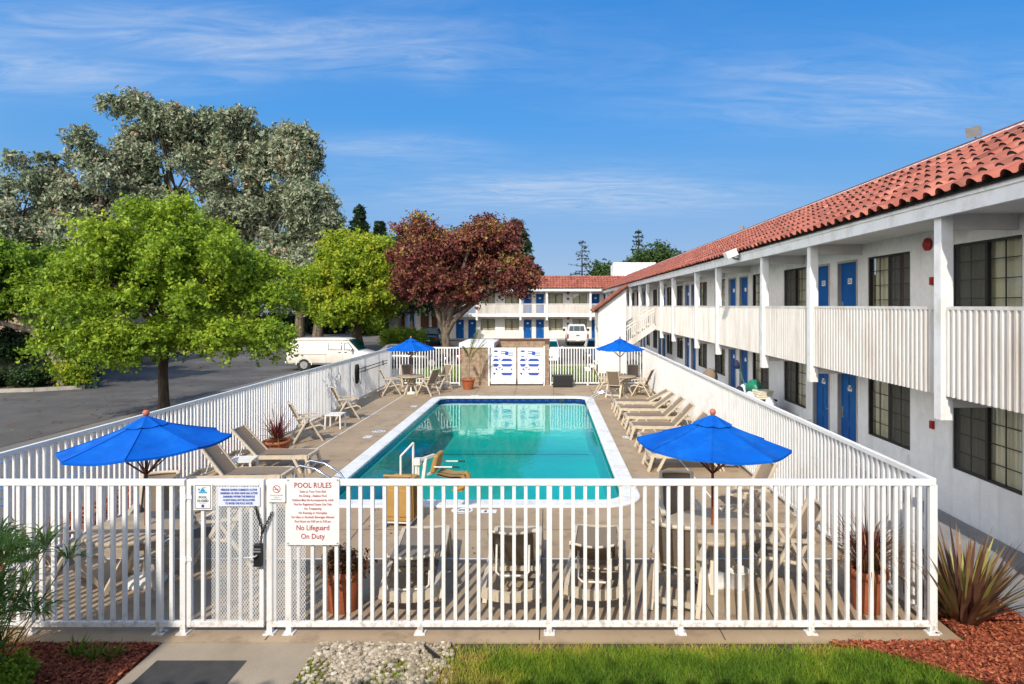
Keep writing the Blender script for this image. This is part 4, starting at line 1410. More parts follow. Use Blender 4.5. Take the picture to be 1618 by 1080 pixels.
# poles and hose hanging on the left fence
t=empty('skimmer_pole','two long pool poles hung along the far left fence','pool poles',(-7.07,0,0))
for z_ in (1.22,1.10): MB().tube([(0,23.1,z_),(.0,27.3,z_-.02)],.016,8).build('pole','black_plastic',t)
for y in (24.0,26.6): MB().box(-.02,.03,y-.01,y+.01,1.04,1.26).build('hook','grey_metal',t)
t=empty('hose','coiled black hose hung on the far left fence','hose',(-7.06,22.75,1.1))
m=MB()
for k in range(5):
    m.tube([(.03+.014*k,(.10+.012*k)*math.cos(a)+.01*k,.34*math.sin(a)+random.uniform(-.02,.02)) for a in [2*PI*i/20 for i in range(20)]],.016,6,closed=True)
m.build('coil','rubber',t)
MB().tube([(.0,.1,.3),(.04,.3,-.1),(.05,.45,-.42),(.05,.6,-.35),(.03,.62,.1)],.010,6).build('tail','black_plastic',t)
t=empty('rescue_hook','looped rescue hook hung on the left fence above a chair','pool hook',(-7.06,20.9,1.1))
MB().tube([(.02,.22*math.sin(a),.22*math.cos(a)) for a in [R(-150+300*i/18) for i in range(19)]],.012,8).tube([(.02,0,.22),(.02,0,.42)],.014,8).build('hook_loop','chrome',t)
# ------------------------------------------------------------------ block hut, bin enclosure and gates
h=empty('pump_hut','tan concrete-block hut with a white flat roof at the back of the pool','hut',(0,0,0))
def block_mat():
    m,nt,b=new_mat('block')
    g=nt.new('ShaderNodeTexCoord').outputs['Object']
    br=nt.new('ShaderNodeTexBrick'); br.inputs['Scale'].default_value=1.0
    br.inputs['Brick Width'].default_value=.40; br.inputs['Row Height'].default_value=.20; br.inputs['Mortar Size'].default_value=.012
    br.inputs['Color1'].default_value=(.38,.27,.175,1); br.inputs['Color2'].default_value=(.28,.19,.12,1); br.inputs['Mortar'].default_value=(.40,.33,.25,1)
    mp=nt.new('ShaderNodeMapping'); mp.inputs['Rotation'].default_value=(R(90),0,0); nt.link(g,mp.inputs['Vector'])
    nt.link(mp.outputs[0],br.inputs['Vector'])
    c=nt.mix(nt.maprange(nt.noise(g,5,5),.45,.7),br.outputs['Color'],(.20,.13,.085))
    nt.link(c,b.inputs['Base Color']); b.inputs['Roughness'].default_value=.9
    MAT['block']=m
block_mat()
MB().box(-3.93,-2.72,28.0,30.9,0,1.70).build('wall','block',h)
MB().box(-4.02,-2.45,27.95,31.0,1.703,1.92).build('roof','trim_white',h,bevel=.01)
for i in range(6): MB().box(-2.448,-2.41,28.05+i*.48,28.45+i*.48,1.72,1.90).build('roof_board','grey_metal',h)
e=empty('bin_enclosure','brown block enclosure wall behind the patterned gates','wall',(0,0,0))
MB().box(-2.70,.02,30.7,30.9,0,1.86).box(-.14,.02,28.02,30.69,0,1.86).build('wall','block',e)
MB().box(-2.71,.05,30.66,30.94,1.863,1.95).box(-.17,.05,28.0,30.65,1.863,1.95).build('coping','rust_brown',e)
for k,(x0,lab) in enumerate(((-2.60,'left white board gate with blue and white cut-up banner pieces'),(-1.395,'right white board gate with blue and white cut-up banner pieces'))):
    g_=empty('board_gate',lab,'gate',(x0,27.98,0),0,'paired board gates')
    w=1.135
    m=MB()
    for i in range(9): m.box(i*w/9+.004,(i+1)*w/9-.002,0,.03,.07,1.70)
    m.build('boards','trim_white',g_)
    MB().box(0,w,-.012,-.001,1.63,1.70).box(0,.05,-.012,-.001,.07,1.629).box(w-.05,w,-.012,-.001,.07,1.629).build('gate_frame','white_paint',g_)
    MB().box(.06,w-.06,-.006,-.001,.52,1.61).build('banner','plate_white',g_)
    b=MB(); y=-.009
    def pc(*p): b.poly([(q[0]*w,y,q[1]) for q in p])
    T=lambda z: z
    pc((.10,1.50),(.30,1.50),(.25,1.585),(.16,1.585)); 
    for z0,z1,inv in ((1.09,1.21,0),(.85,.97,1)):
        lo,hi=(0,.05) if not inv else (.05,0)
        pc((.08+lo-.0,z1) if 0 else (.08+(0 if not inv else .06),z0),(.34-(0 if not inv else .06),z0),(.34-(.07 if not inv else 0),z1),(.08+(.06 if not inv else 0),z1))
        pc((.40+(0 if not inv else .08),z0),(.88-(0 if not inv else .08),z0),(.88-(.09 if not inv else 0),z1),(.40+(.09 if not inv else 0),z1))
    pc((.40,1.51),(.62,1.51),(.62,1.545),(.40,1.545)); pc((.57,1.36),(.70,1.36),(.70,1.53),(.57,1.53)); pc((.70,1.44),(.90,1.44),(.90,1.48),(.70,1.48)); pc((.40,1.41),(.57,1.41),(.57,1.45),(.40,1.45)); pc((.70,1.34),(.90,1.34),(.90,1.37),(.70,1.37))
    pc((.11,1.34),(.30,1.34),(.25,1.29),(.16,1.29)); pc((.28,1.21),(.42,1.21),(.35,1.15))
    pc((.18,.72),(.24,.68),(.30,.66),(.22,.81)); pc((.28,.82),(.42,.82),(.35,.76))
    pc((.40,.69),(.48,.69),(.48,.80)); pc((.80,.69),(.88,.69),(.80,.80))
    pc((.07,.58),(.16,.46),(.20,.58)); pc((.40,.58),(.88,.58),(.80,.46),(.48,.46))
    b.build('banner_pattern','ink_blue',g_)
    m=MB()
    for z_ in (.25,1.4): m.tube([(-.03 if k==0 else w+.03,-.0,z_-.06),(-.03 if k==0 else w+.03,0,z_+.06)],.022,8)
    m.build('hinge','white_paint',g_)
pg=empty('gate_post','white steel posts either side of the patterned gates','post',(0,0,0))
for x in (-2.68,-.20): MB().box(x-.035,x+.035,27.93,28.0,0,1.78).build('post','white_paint',pg)
# ------------------------------------------------------------------ walkway things
hk=empty('housekeeping_cart','housekeeping cart piled with linen and a green bag outside the ground-floor rooms','cart',(6.0,17.9,0),R(8))
MB().box(-.28,.28,-.55,.55,.18,.9).build('cart_frame','black_plastic',hk,bevel=.01)
MB().box(-.30,.30,-.57,.57,.92,.97).build('shelf','black_plastic',hk)
m=MB()
for i in range(4): m.cbox(-.05+.02*i,-.30,1.0+i*.06,.44,.42,.055,Matrix.Rotation(R(4*i-6),3,'Z'))
m.build('linen','curtain',hk,bevel=.015)
def bag(n,cx,cy,cz,rx,ry,rz,mt,seed):
    rr=random.Random(seed); m=MB()
    ph=[rr.uniform(0,6) for _ in range(4)]
    def f_(u,v):
        a=2*PI*u; b=PI*v; k=1+.12*math.sin(3*a+ph[0])*math.sin(b)+.08*math.sin(5*a+7*b+ph[1])
        return (cx+rx*k*math.cos(a)*math.sin(b),cy+ry*k*math.sin(a)*math.sin(b),cz+rz*math.cos(b)*(1+.1*math.sin(4*a+ph[2])))
    m.grid(f_,24,14); return m.build(n,mt,hk)
mat('bag_green',(.02,.22,.13),(.015,.16,.09),6,.4); mat('linen_white',(.70,.70,.76),(.60,.60,.68),5,.9); mat('navy',(.02,.025,.07),None,rough=.8)
bag('green_bag',-.05,.10,1.22,.22,.26,.22,'bag_green',1); bag('laundry_bag',-.36,-.25,.72,.18,.34,.42,'linen_white',2); bag('dark_bag',-.34,.45,.75,.2,.22,.45,'navy',3); bag('towel_heap',-.12,.55,1.05,.2,.2,.22,'linen_white',4); bag('laundry_bag',.0,-.72,.62,.2,.2,.42,'linen_white',5)
m=MB().tube([(-.1,.3,.95),(-.25,.75,1.75)],.014,8); o=m.build('mop_handle','bag_green',hk); MB().lathe([(.02,-.12),(.08,-.10),(.09,.0),(.05,.12),(.01,.15)],10,(-.27,.78,1.82)).build('mop_head','navy',o)
for x in (-.22,.22):
    for y in (-.45,.45): MB().tube([(x-.03,y,.19),(x+.03,y,.19)],.07,14).build('wheel','rubber',hk)
tb_=empty('dome_bin','grey dome-topped bin on the motel walkway behind the right fence','bin',(5.95,23.0,.0))
MB().lathe([(.24,0),(.26,.02),(.27,.85),(.28,.86),(.28,.92)],24).build('bin_body','grey_metal',tb_); MB().lathe([(.285,.921),(.28,1.0),(.24,1.13),(.14,1.24),(.02,1.28)],24).build('dome_lid','sling',tb_)

# ------------------------------------------------------------------ vehicles
mat('van_cream',(.74,.70,.62),(.70,.66,.58),2,.4,coat=.3,grime=(.58,.51,.42),gscale=1.2)
mat('car_white',(.72,.73,.74),None,rough=.3,coat=.6); mat('car_green',(.008,.055,.042),None,rough=.3,coat=.7); mat('car_black',(.012,.013,.016),None,rough=.28,coat=.8)
mat('car_red',(.22,.012,.015),None,rough=.3,coat=.7); mat('car_navy',(.03,.055,.10),None,rough=.3,coat=.8); mat('lamp_red',(.4,.015,.015),None,rough=.25); mat('lamp_clear',(.75,.75,.72),None,rough=.15); mat('foil',(.62,.67,.72),(.30,.36,.40),5,.3,metal=.4)
mat('van_line',(.28,.22,.15),None,rough=.6)

def loft_body(sections):
    """sections: (x, half width, z bottom, z top, roof half width) -> rounded closed body running along x"""
    m=MB(); ring=[]
    for (x,hw,zb,zt,tw) in sections:
        zm=zb+(zt-zb)*.55
        pr=[(-hw*.92,zb),(-hw,zb+.12),(-hw,zm),(-tw,zt-.05),(-tw*.9,zt),(tw*.9,zt),(tw,zt-.05),(hw,zm),(hw,zb+.12),(hw*.92,zb)]
        ring.append([(x,a,b) for a,b in pr])
    n=len(ring[0]); v=[p for r_ in ring for p in r_]
    f=[(i*n+j,i*n+(j+1)%n,(i+1)*n+(j+1)%n,(i+1)*n+j) for i in range(len(ring)-1) for j in range(n)]
    m.add(v,f,True); m.add(ring[0],[tuple(range(n))]); m.add(ring[-1],[tuple(range(n-1,-1,-1))])
    return m

def wheels(root,xs,hw,r=.32):
    for x in xs:
        for s in (-1,1):
            w=MB().tube([(x,s*(hw-.20),r),(x,s*(hw+.005),r)],r,22).build('wheel','rubber',root)
            MB().tube([(x,s*(hw-.05),r),(x,s*(hw+.012),r)],r*.62,18).tube([(x,s*(hw+.0121),r),(x,s*(hw+.025),r)],r*.2,10).build('rim','grey_metal',w)
            MB().tube([(x,s*(hw-.22),r+.01),(x,s*(hw-.012),r+.01)],r*1.16,22).build('wheel_arch','black_plastic',w)

def car(label, paint, loc, rz, L=4.5, H=1.44, hw=.86, kind='sedan', group=None, glass='car_glass'):
    t=empty('parked_car',label,'car',loc,rz,group)
    zs=.88 if kind!='suv' else 1.0
    h=L/2
    body=loft_body([(-h,hw*.80,.40,zs*.80,hw*.70),(-h+.12,hw*.95,.28,zs*.98,hw*.84),(-h+.9,hw,.24,zs*1.04,hw*.90),(0,hw,.23,zs*1.04,hw*.92),(h-1.25,hw,.24,zs*1.0,hw*.88),(h-.25,hw*.94,.28,zs*.80,hw*.80),(h,hw*.78,.36,zs*.66,hw*.62)])
    body.build('body',paint,t)
    rear=-h+.35 if kind in('sedan',) else -h+.12
    zg=zs*1.02
    P=[(rear,zg),(rear+(.62 if kind=='sedan' else .32),H-.05),(rear+(.95 if kind=='sedan' else .7),H),(h-2.25,H-.01),(h-1.9,H-.07),(h-1.15,zg-.02)]
    m=MB(); lo,hi=hw*.90,hw*.72
    def wid(z): return lo+(hi-lo)*(z-zg)/(H-zg)
    v=[(x,-wid(z),z) for x,z in P]+[(x,wid(z),z) for x,z in P]; n=len(P)
    m.add(v,[tuple(range(n-1,-1,-1)),tuple(range(n,2*n))]+[(i,(i+1)%n,n+(i+1)%n,n+i) for i in range(n)])
    cab=m.build('cabin',paint,t,bevel=.05)
    def pane(nm,pts): MB().poly(pts).build(nm,glass,t,recalc=False)
    def edge(i,j,f): return (P[i][0]+(P[j][0]-P[i][0])*f,P[i][1]+(P[j][1]-P[i][1])*f)
    # windscreen and rear window
    for (i,j,nm,o) in ((5,4,'windscreen',.02),(0,1,'rear_window',-.02)):
        a=edge(i,j,.10); b=edge(i,j,.92)
        pane(nm,[(a[0]+o,-wid(a[1])*.93,a[1]+.012),(a[0]+o,wid(a[1])*.93,a[1]+.012),(b[0]+o,wid(b[1])*.93,b[1]+.012),(b[0]+o,-wid(b[1])*.93,b[1]+.012)])
    x0=P[1][0]-.10; x1=P[4][0]; mid=(x0+x1)/2
    for s in (-1,1):
        for (a0,a1,b0,b1) in ((P[0][0]+.45,mid-.04,x0+.28,mid-.04),(mid+.04,P[5][0]-.18,mid+.04,x1-.02)):
            zb_,zt_=zg+.03,H-.10
            pane('side_window',[(a0,s*(wid(zb_)+.008),zb_),(a1,s*(wid(zb_)+.008),zb_),(b1,s*(wid(zt_)+.008),zt_),(b0,s*(wid(zt_)+.008),zt_)])
        MB().box(h-.16,h-.06,s*hw*.70-.14,s*hw*.70+.14,zs*.56,zs*.70).build('headlight','lamp_clear',t,bevel=.02)
        MB().box(-h-.005,-h+.10,s*hw*.66-.13,s*hw*.66+.13,zs*.62,zs*.80).build('tail_light','lamp_red',t,bevel=.02)
        MB().cbox(P[5][0]-.28,s*(hw+.07),zg+.10,.10,.15,.11).build('mirror',paint,t,bevel=.02)
    MB().box(h-.04,h+.05,-hw*.78,hw*.78,.30,.46).build('bumper',paint,t,bevel=.03)
    MB().box(-h-.06,-h+.04,-hw*.80,hw*.80,.32,.50).build('bumper',paint,t,bevel=.03)
    MB().box(-h-.068,-h-.061,-.16,.16,.50 if kind!='suv' else .42,.60 if kind!='suv' else .52).build('licence_plate','plate_white',t)
    MB().box(h-.10,h+.012,-hw*.42,hw*.42,zs*.52,zs*.64).build('grille','black_plastic',t)
    wheels(t,(-h+.85,h-.85),hw)
    return t
G='cars parked beyond the pool'
car('white car with blue-green windscreen parked nose-on behind the right side of the patterned gates','car_white',(-.1,39.6,-.02),-PI/2,4.3,1.47,.86,'hatch',G,'teal_glass')
car('red car glimpsed through the back fence left of the block hut','car_red',(-4.75,39.4,-.02),-PI/2,4.3,1.40,.86,'sedan',G)
car('black car parked side-on beyond the van and the far left parasol','car_black',(-8.1,36.6,-.02),0,4.5,1.42,.86,'sedan',G)
car('dark blue car partly hidden by the white stair wall','car_navy',(3.15,40.2,-.02),-PI/2,4.4,1.46,.87,'sedan',G)
car('dark green car parked tail-on under the red-leaved tree','car_green',(-10.75,58.0,-.02),PI/2,4.7,1.62,.96,'suv',G,'teal_glass')

# white pickup, seen from behind
t=empty('pickup_truck','white pickup truck parked facing the far blue doors','pickup',(2.6,58.2,-.02),PI/2,G)
hw=.98; h=2.75
loft_body([(-h,hw*.94,.55,1.12,hw*.94),(-h+.1,hw,.48,1.14,hw*.97),(-.55,hw,.45,1.14,hw*.97),(1.0,hw,.45,1.14,hw*.95),(h-.2,hw*.96,.48,1.05,hw*.88),(h,hw*.86,.52,.95,hw*.8)]).build('body','car_white',t)
m=MB(); Pq=[(-.75,1.12),(-.62,1.80),(-.4,1.86),(.75,1.86),(1.35,1.14)]; n=len(Pq)
m.add([(x,-(hw*.93-(z-1.12)*.24),z) for x,z in Pq]+[(x,(hw*.93-(z-1.12)*.24),z) for x,z in Pq],[tuple(range(n-1,-1,-1)),tuple(range(n,2*n))]+[(i,(i+1)%n,n+(i+1)%n,n+i) for i in range(n)]); m.build('cab','car_white',t,bevel=.05)
MB().quad((-.755,-.72,1.24),(-.755,.72,1.24),(-.655,.66,1.72),(-.655,-.66,1.72)).build('rear_window','car_glass',t,recalc=False)
MB().box(-.77,-.66,-.30,-.275,1.24,1.72).box(-.77,-.66,.275,.30,1.24,1.72).build('window_bars','car_white',t)
MB().box(-h-.03,-h-.002,-.80,.80,.62,1.12).build('tailgate','car_white',t,bevel=.02)
MB().box(-h-.04,-h-.031,-.14,.14,.90,.98).build('tailgate_handle','black_plastic',t)
MB().box(-h-.16,-h+.05,-.95,.95,.42,.60).build('bumper','galv',t,bevel=.03)
MB().box(-h-.168,-h-.161,-.16,.16,.46,.57).build('licence_plate','plate_white',t)
for s in (-1,1):
    MB().box(-h-.035,-h+.06,s*.89-.07,s*.89+.07,.68,1.06).build('tail_light','lamp_red',t,bevel=.015)
    MB().cbox(.95,s*(hw+.16),1.30,.10,.22,.24).build('mirror','black_plastic',t,bevel=.02)
    MB().box(h-.12,h-.02,s*.72-.14,s*.72+.14,.72,.90).build('headlight','lamp_clear',t)
wheels(t,(-1.75,1.85),hw,.38)

# cream van, side-on beyond the left fence
t=empty('van','cream panel van with silver sunshades parked beyond the left fence','van',(-12.15,35.3,-.02))
hw=.92; h=2.35
def vs(x,zb,zt,w=1.0): return (x,hw*w,zb,zt,hw*w*.86)
loft_body([vs(-h,.52,1.05,.90),vs(-h+.03,.42,1.45,.96),vs(-h+.12,.36,1.70,.99),vs(-h+.35,.34,1.78),vs(-.2,.34,1.80),vs(.72,.34,1.78),vs(1.02,.34,1.72),vs(1.62,.34,1.12,.99),vs(2.1,.36,1.0,.96),vs(h,.45,.88,.86)]).build('body','van_cream',t)
yb=-hw
def vq(nm,m_,pts,par=None,off=.012): 
    return MB().poly([(x,-(hw*1.0-max(0,(z-1.13))*.20)-off,z) for x,z in pts]).build(nm,m_,par or t,recalc=False)
w1=vq('side_window','black_plastic',[(.02,1.16),(1.0-.02,1.16),(1.0-.02,1.56),(.02,1.56)][:0] or [(-.02,1.15),(.74,1.15),(.74,1.56),(-.02,1.56)])
vq('sunshade','foil',[(.02,1.18),(.70,1.18),(.70,1.53),(.02,1.53)],w1,.018)
w2=vq('front_window','black_plastic',[(.86,1.15),(1.42,1.15),(1.10,1.56),(.86,1.56)])
vq('sunshade','foil',[(.90,1.18),(1.35,1.18),(1.08,1.53),(.90,1.53)],w2,.018)
MB().quad((1.06,-.76,1.72),(1.06,.76,1.72),(1.64,.86,1.15),(1.64,-.86,1.15)).build('windscreen','teal_glass',t,recalc=False)
ln=MB(); 
ln.box(-2.2,-.12,-hw-.012,-hw-.004,.90,.925); ln.box(-.135,-.12,-hw-.006,-hw-.002,.36,1.12); ln.box(.79,.80,-hw-.006,-hw-.002,.36,1.12)
ln.box(-2.28,1.05,-.835,-.79,1.685,1.70); ln.box(-1.45,-1.44,-hw-.006,-hw-.002,.62,1.12); ln.box(-2.0,1.9,-hw-.010,-hw-.003,.44,.455)
ln.build('body_seam','van_line',t)
for x in (.62,.95): MB().box(x-.07,x+.07,-hw-.03,-hw-.004,1.02,1.055).build('door_handle','black_plastic',t)
m=MB().cbox(1.30,-hw-.12,1.16,.08,.16,.17).bar((1.30,-hw,1.08),(1.30,-hw-.10,1.12),.02,.02); m.build('mirror','galv',t,bevel=.02)
MB().box(-h-.08,-h+.04,-.86,.86,.40,.52).build('bumper','galv',t,bevel=.02); MB().box(h-.04,h+.08,-.84,.84,.40,.54).build('bumper','galv',t,bevel=.02)
for s in (-1,1): MB().box(-h-.01,-h+.03,s*.76-.05,s*.76+.05,.72,1.0).build('tail_light','lamp_red',t)
m=MB()
for i in range(13):
    a=PI*i/12; b=PI*(i+1)/12
    if i<12: m.quad(*[(-1.35+rr*math.cos(q),-hw-.014,.34+rr*math.sin(q)) for rr,q in ((.40,a),(.40,b),(.455,b),(.455,a))])
m.build('arch_trim','van_cream',t)
wheels(t,(-1.35,1.45),hw,.33)
# ------------------------------------------------------------------ vegetation
leaf_mat('leaf_green', [(0,(.045,.10,.010)),(.35,(.14,.24,.018)),(.7,(.28,.40,.030)),(1,(.45,.53,.05))], .35)
leaf_mat('leaf_yellow', [(0,(.06,.11,.010)),(.35,(.16,.26,.018)),(.7,(.31,.40,.028)),(1,(.52,.48,.045))], .35)
leaf_mat('leaf_dark', [(0,(.010,.026,.009)),(.5,(.024,.055,.016)),(1,(.055,.10,.026))], .2)
leaf_mat('leaf_gum', [(0,(.095,.125,.07)),(.35,(.215,.26,.155)),(.65,(.32,.355,.235)),(.86,(.44,.415,.30)),(1,(.42,.25,.14))], .2)
leaf_mat('leaf_red', [(0,(.045,.019,.017)),(.38,(.14,.040,.037)),(.62,(.25,.070,.056)),(.78,(.24,.145,.05)),(1,(.32,.31,.06))], .25)
leaf_mat('leaf_pine', [(0,(.022,.045,.026)),(.5,(.05,.09,.05)),(1,(.11,.15,.07))], .15)
leaf_mat('blade_flax', [(0,(.075,.034,.028)),(.35,(.16,.072,.048)),(.6,(.25,.15,.065)),(.8,(.32,.29,.08)),(1,(.55,.52,.16))], .2, .4)
leaf_mat('blade_red', [(0,(.05,.008,.012)),(.5,(.14,.016,.025)),(1,(.30,.06,.06))], .25, .4)
leaf_mat('blade_rust', [(0,(.10,.035,.015)),(.5,(.24,.10,.035)),(1,(.42,.26,.09))], .25, .5)
leaf_mat('blade_papyrus', [(0,(.05,.11,.025)),(.5,(.15,.28,.055)),(.85,(.30,.42,.09)),(1,(.42,.38,.11))], .3, .5)
leaf_mat('grass_blade', [(0,(.05,.10,.010)),(.3,(.10,.20,.015)),(.6,(.19,.30,.024)),(.8,(.36,.38,.04)),(1,(.46,.36,.10))], .3, .6)
leaf_mat('mulch_chip', [(0,(.10,.025,.014)),(.4,(.24,.055,.028)),(.7,(.40,.11,.05)),(1,(.55,.22,.11))], 0.0, .9)
leaf_mat('pebble', [(0,(.16,.125,.09)),(.4,(.33,.265,.19)),(.8,(.50,.43,.32)),(1,(.64,.58,.48))], 0.0, .7)
leaf_mat('frond', [(0,(.05,.10,.02)),(.5,(.12,.20,.03)),(1,(.32,.32,.06))], .3, .5)

def unit(n, rng):
    v = rng.normal(size=(n,3)); return v/np.linalg.norm(v,axis=1,keepdims=True)

def leaf_quads(c, nrm, size, aspect, rng, droop=0.0, jit=.9):
    """one rhombic leaf per centre c; nrm is the preferred facing"""
    n=len(c)
    nn = nrm + unit(n,rng)*jit; nn/=np.linalg.norm(nn,axis=1,keepdims=True)
    t = unit(n,rng); t[:,2]-=droop
    t -= nn*np.sum(t*nn,axis=1,keepdims=True); t/=np.maximum(np.linalg.norm(t,axis=1,keepdims=True),1e-6)
    b = np.cross(nn,t)
    s = size*rng.uniform(.65,1.35,(n,1))
    L=s*aspect*.5; Wd=s*.5
    v = np.stack([c-t*L, c+b*Wd-t*L*.1+nn*s*.08, c+t*L, c-b*Wd-t*L*.1+nn*s*.08],axis=1)
    return v.reshape(-1,3)

def crown_blobs(cc, rad, k, rb, rng, shell=(.55,.95), flat_bottom=-.55):
    out=[]
    cc=np.array(cc); rad=np.array(rad)
    tries=0
    while len(out)<k and tries<k*30:
        tries+=1
        d=unit(1,rng)[0]
        if d[2]<flat_bottom: continue
        f=rng.uniform(*shell)
        out.append((cc+d*rad*f, rng.uniform(*rb)))
    return out

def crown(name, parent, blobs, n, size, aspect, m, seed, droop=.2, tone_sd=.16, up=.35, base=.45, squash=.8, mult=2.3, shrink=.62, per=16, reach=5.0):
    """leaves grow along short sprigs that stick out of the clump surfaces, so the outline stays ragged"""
    rng=np.random.default_rng(seed)
    n=int(n*mult); size=size*shrink
    P=np.array([b[0] for b in blobs]); r=np.array([b[1] for b in blobs])
    w=r**2; w/=w.sum()
    ns=max(4,n//per)
    idx=rng.choice(len(blobs),size=ns,p=w)
    d=unit(ns,rng)
    d[:,2]=np.where((d[:,2]<-.3)&(rng.uniform(0,1,ns)<.55),-d[:,2],d[:,2])
    rr=r[idx,None]*(rng.uniform(.12,1.0,(ns,1))**.45)*rng.uniform(.82,1.18,(ns,1))
    base_p=P[idx]+d*rr*np.array([1,1,squash])
    dirn=d+rng.normal(0,.55,(ns,3))+np.array([0,0,up-droop*1.1]); dirn/=np.linalg.norm(dirn,axis=1,keepdims=True)
    sl=size*reach*rng.uniform(.5,1.5,(ns,1))
    bt=rng.normal(0,tone_sd*.55,len(blobs)); stn=rng.normal(0,tone_sd*.75,ns)
    t=rng.uniform(0,1,(ns,per,1))
    c=(base_p[:,None]+dirn[:,None]*sl[:,None]*t+rng.normal(0,size*.75,(ns,per,3))).reshape(-1,3)
    c[:,2]-=(t.reshape(-1)**2)*np.repeat(sl[:,0],per)*droop*.5
    nrm=np.repeat(d*.45+np.array([0,0,up]),per,axis=0)
    tone=np.clip(base+np.repeat(bt[idx]+stn,per)+rng.normal(0,tone_sd*.7,ns*per)+.10*np.repeat(d[:,2],per),0,1)  # upward sprigs get a lighter tone, sunlit tops put into the leaf colour
    v=leaf_quads(c,nrm,size,aspect,rng,droop,1.15)
    return np_mesh(name,v,4,m,parent,tone)

def trunk(parent, pts, r0, r1, limbs, m='trunk_brown', n=10):
    mb=MB(); k=len(pts)
    rs=[r0*(1.45 if i==0 else 1)+(r1-r0)*i/(k-1) for i in range(k)]
    mb.tube(pts,rs,n)
    for (a,b,ra,rb_) in limbs:
        a=Vector(a); b=Vector(b); mid=a.lerp(b,.5)+Vector((random.uniform(-.1,.1),random.uniform(-.1,.1),.08))*(b-a).length
        mb.tube([a,a.lerp(mid,.5)+Vector((0,0,.02)),mid,b],[ra,ra*.8,(ra+rb_)/2,rb_],7)
    return mb.build('trunk',m,parent)

def tree(name,label,loc,crowns,leafm,n,size,aspect,trunk_pts,r0,r1,tm,seed,kblob=40,rb=(.5,.9),cat='tree',group=None,droop=.2,base=.45,nlimb=14,tone_sd=.16,squash=.8,shell=(.5,.95),fb=-.6,core=None):
    rng=np.random.default_rng(seed)
    root=empty(name,label,cat,loc,0,group)
    blobs=[]
    for cc,rad,wt in crowns: blobs+=crown_blobs(cc,rad,max(3,int(kblob*wt)),rb,rng,shell,fb)
    top=Vector(trunk_pts[-1])
    limbs=[]
    for i in range(min(nlimb,len(blobs))):
        b=blobs[int(rng.integers(len(blobs)))]
        a=Vector(trunk_pts[-2]).lerp(top,float(rng.uniform(0,1)))
        limbs.append((a,b[0],r1*.75,r1*.12))
    trunk(root,trunk_pts,r0,r1,limbs,tm)
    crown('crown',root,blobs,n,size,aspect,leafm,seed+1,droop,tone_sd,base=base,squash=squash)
    return root

mat('trunk_mid', (.19,.145,.105), (.06,.045,.034), 3, .9, bump=.5, bscale=9, stretch=(2,2,.5))
# near green tree beyond the left fence
tree('shade_tree','large bright green broadleaf tree whose dark trunk stands just beyond the left fence',(-12.3,19.9,0),
     [((0.1,0,4.2),(3.6,3.3,2.2),.5),((-.3,0,5.5),(2.2,2.2,1.4),.2),((2.0,-.4,4.2),(2.3,2.1,1.7),.2),((-1.9,0,3.7),(1.9,2.0,1.3),.16),((1.5,-.6,2.45),(2.9,2.0,.75),.22),((-1.6,-.8,2.4),(1.7,1.5,.6),.1)],
     'leaf_green',56000,.11,1.6,[(0,0,-.1),(.02,0,.6),(-.03,.02,1.5),(.05,0,2.3),(0,0,3.2)],.17,.12,'trunk_brown',21,kblob=88,rb=(.28,.62),base=.58,shell=(.40,1.04),tone_sd=.14)
# yellow-green tree over the van
tree('shade_tree','rounded yellow-green tree behind the cream van',(-14.7,47.5,0),
     [((.2,0,5.3),(4.3,3.6,3.3),.7),((0,0,7.5),(2.8,2.5,1.4),.2),((-2.9,0,4.7),(2.5,2.2,2.2),.26),((3.0,-.6,5.2),(1.8,1.8,2.2),.2),((0,-.6,3.1),(3.6,2.4,.9),.24)],
     'leaf_yellow',44000,.215,1.7,[(.2,0,-.1),(.1,0,1.2),(0,0,2.4),(0,0,3.8)],.42,.26,'trunk_brown',33,kblob=80,rb=(.42,.88),base=.60,tone_sd=.13)
# darker green tree tucked between the yellow tree and the red tree
tree('shade_tree','dark green tree between the yellow-green tree and the red-leaved tree',(-14.4,61.0,0),
     [((0,0,6.2),(3.6,3.2,3.6),.8),((2.2,-.5,5.0),(2.2,2.2,2.2),.3)],
     'leaf_dark',22000,.32,1.6,[(0,0,-.1),(0,0,1.5),(0,0,3.0),(0,0,4.5)],.36,.24,'trunk_brown',37,kblob=55,rb=(.8,1.4),base=.62)
# red-leaved tree in front of the far block
rt=tree('red_leaved_tree','spreading tree with dark red and some yellow-green leaves before the far motel block',(-7.35,44.5,0),
     [((-.3,0,6.6),(2.9,2.8,2.1),.36),((-1.9,0,7.8),(1.7,1.8,1.7),.18),((2.4,0,7.1),(2.8,2.6,2.1),.3),((4.1,0,5.5),(2.7,2.4,1.4),.26),((3.3,0,8.4),(1.7,1.8,1.0),.14),((-1.7,0,5.1),(1.6,1.7,1.4),.16),((.6,-.6,4.5),(2.1,1.8,1.0),.14)],
     'leaf_red',36000,.215,1.5,[(0,0,-.1),(.05,0,.8),(-.05,0,1.6),(-.15,0,2.4),(-.2,0,3.2)],.34,.22,'trunk_mid',45,kblob=74,rb=(.42,.85),base=.50,nlimb=26,tone_sd=.17,shell=(.45,1.05))
mb=MB()
for p in ([(0,0,1.5),(.6,-.2,2.5),(1.9,-.4,3.6),(3.3,-.4,4.6),(4.6,-.3,5.2)],[(-.1,0,1.6),(-.5,-.3,3.0),(-.9,-.4,4.6),(-1.3,-.4,6.4)],[(.1,0,1.8),(.5,-.5,3.3),(1.0,-1.0,5.2),(1.8,-1.6,7.2),(2.6,-1.8,8.6)],[(3.0,-.5,4.4),(3.9,-1.6,6.0),(5.2,-2.0,6.2)]):
    mb.tube(p,[.24-.20*i/(len(p)-1) for i in range(len(p))],8)
mb.build('limb','trunk_mid',rt)

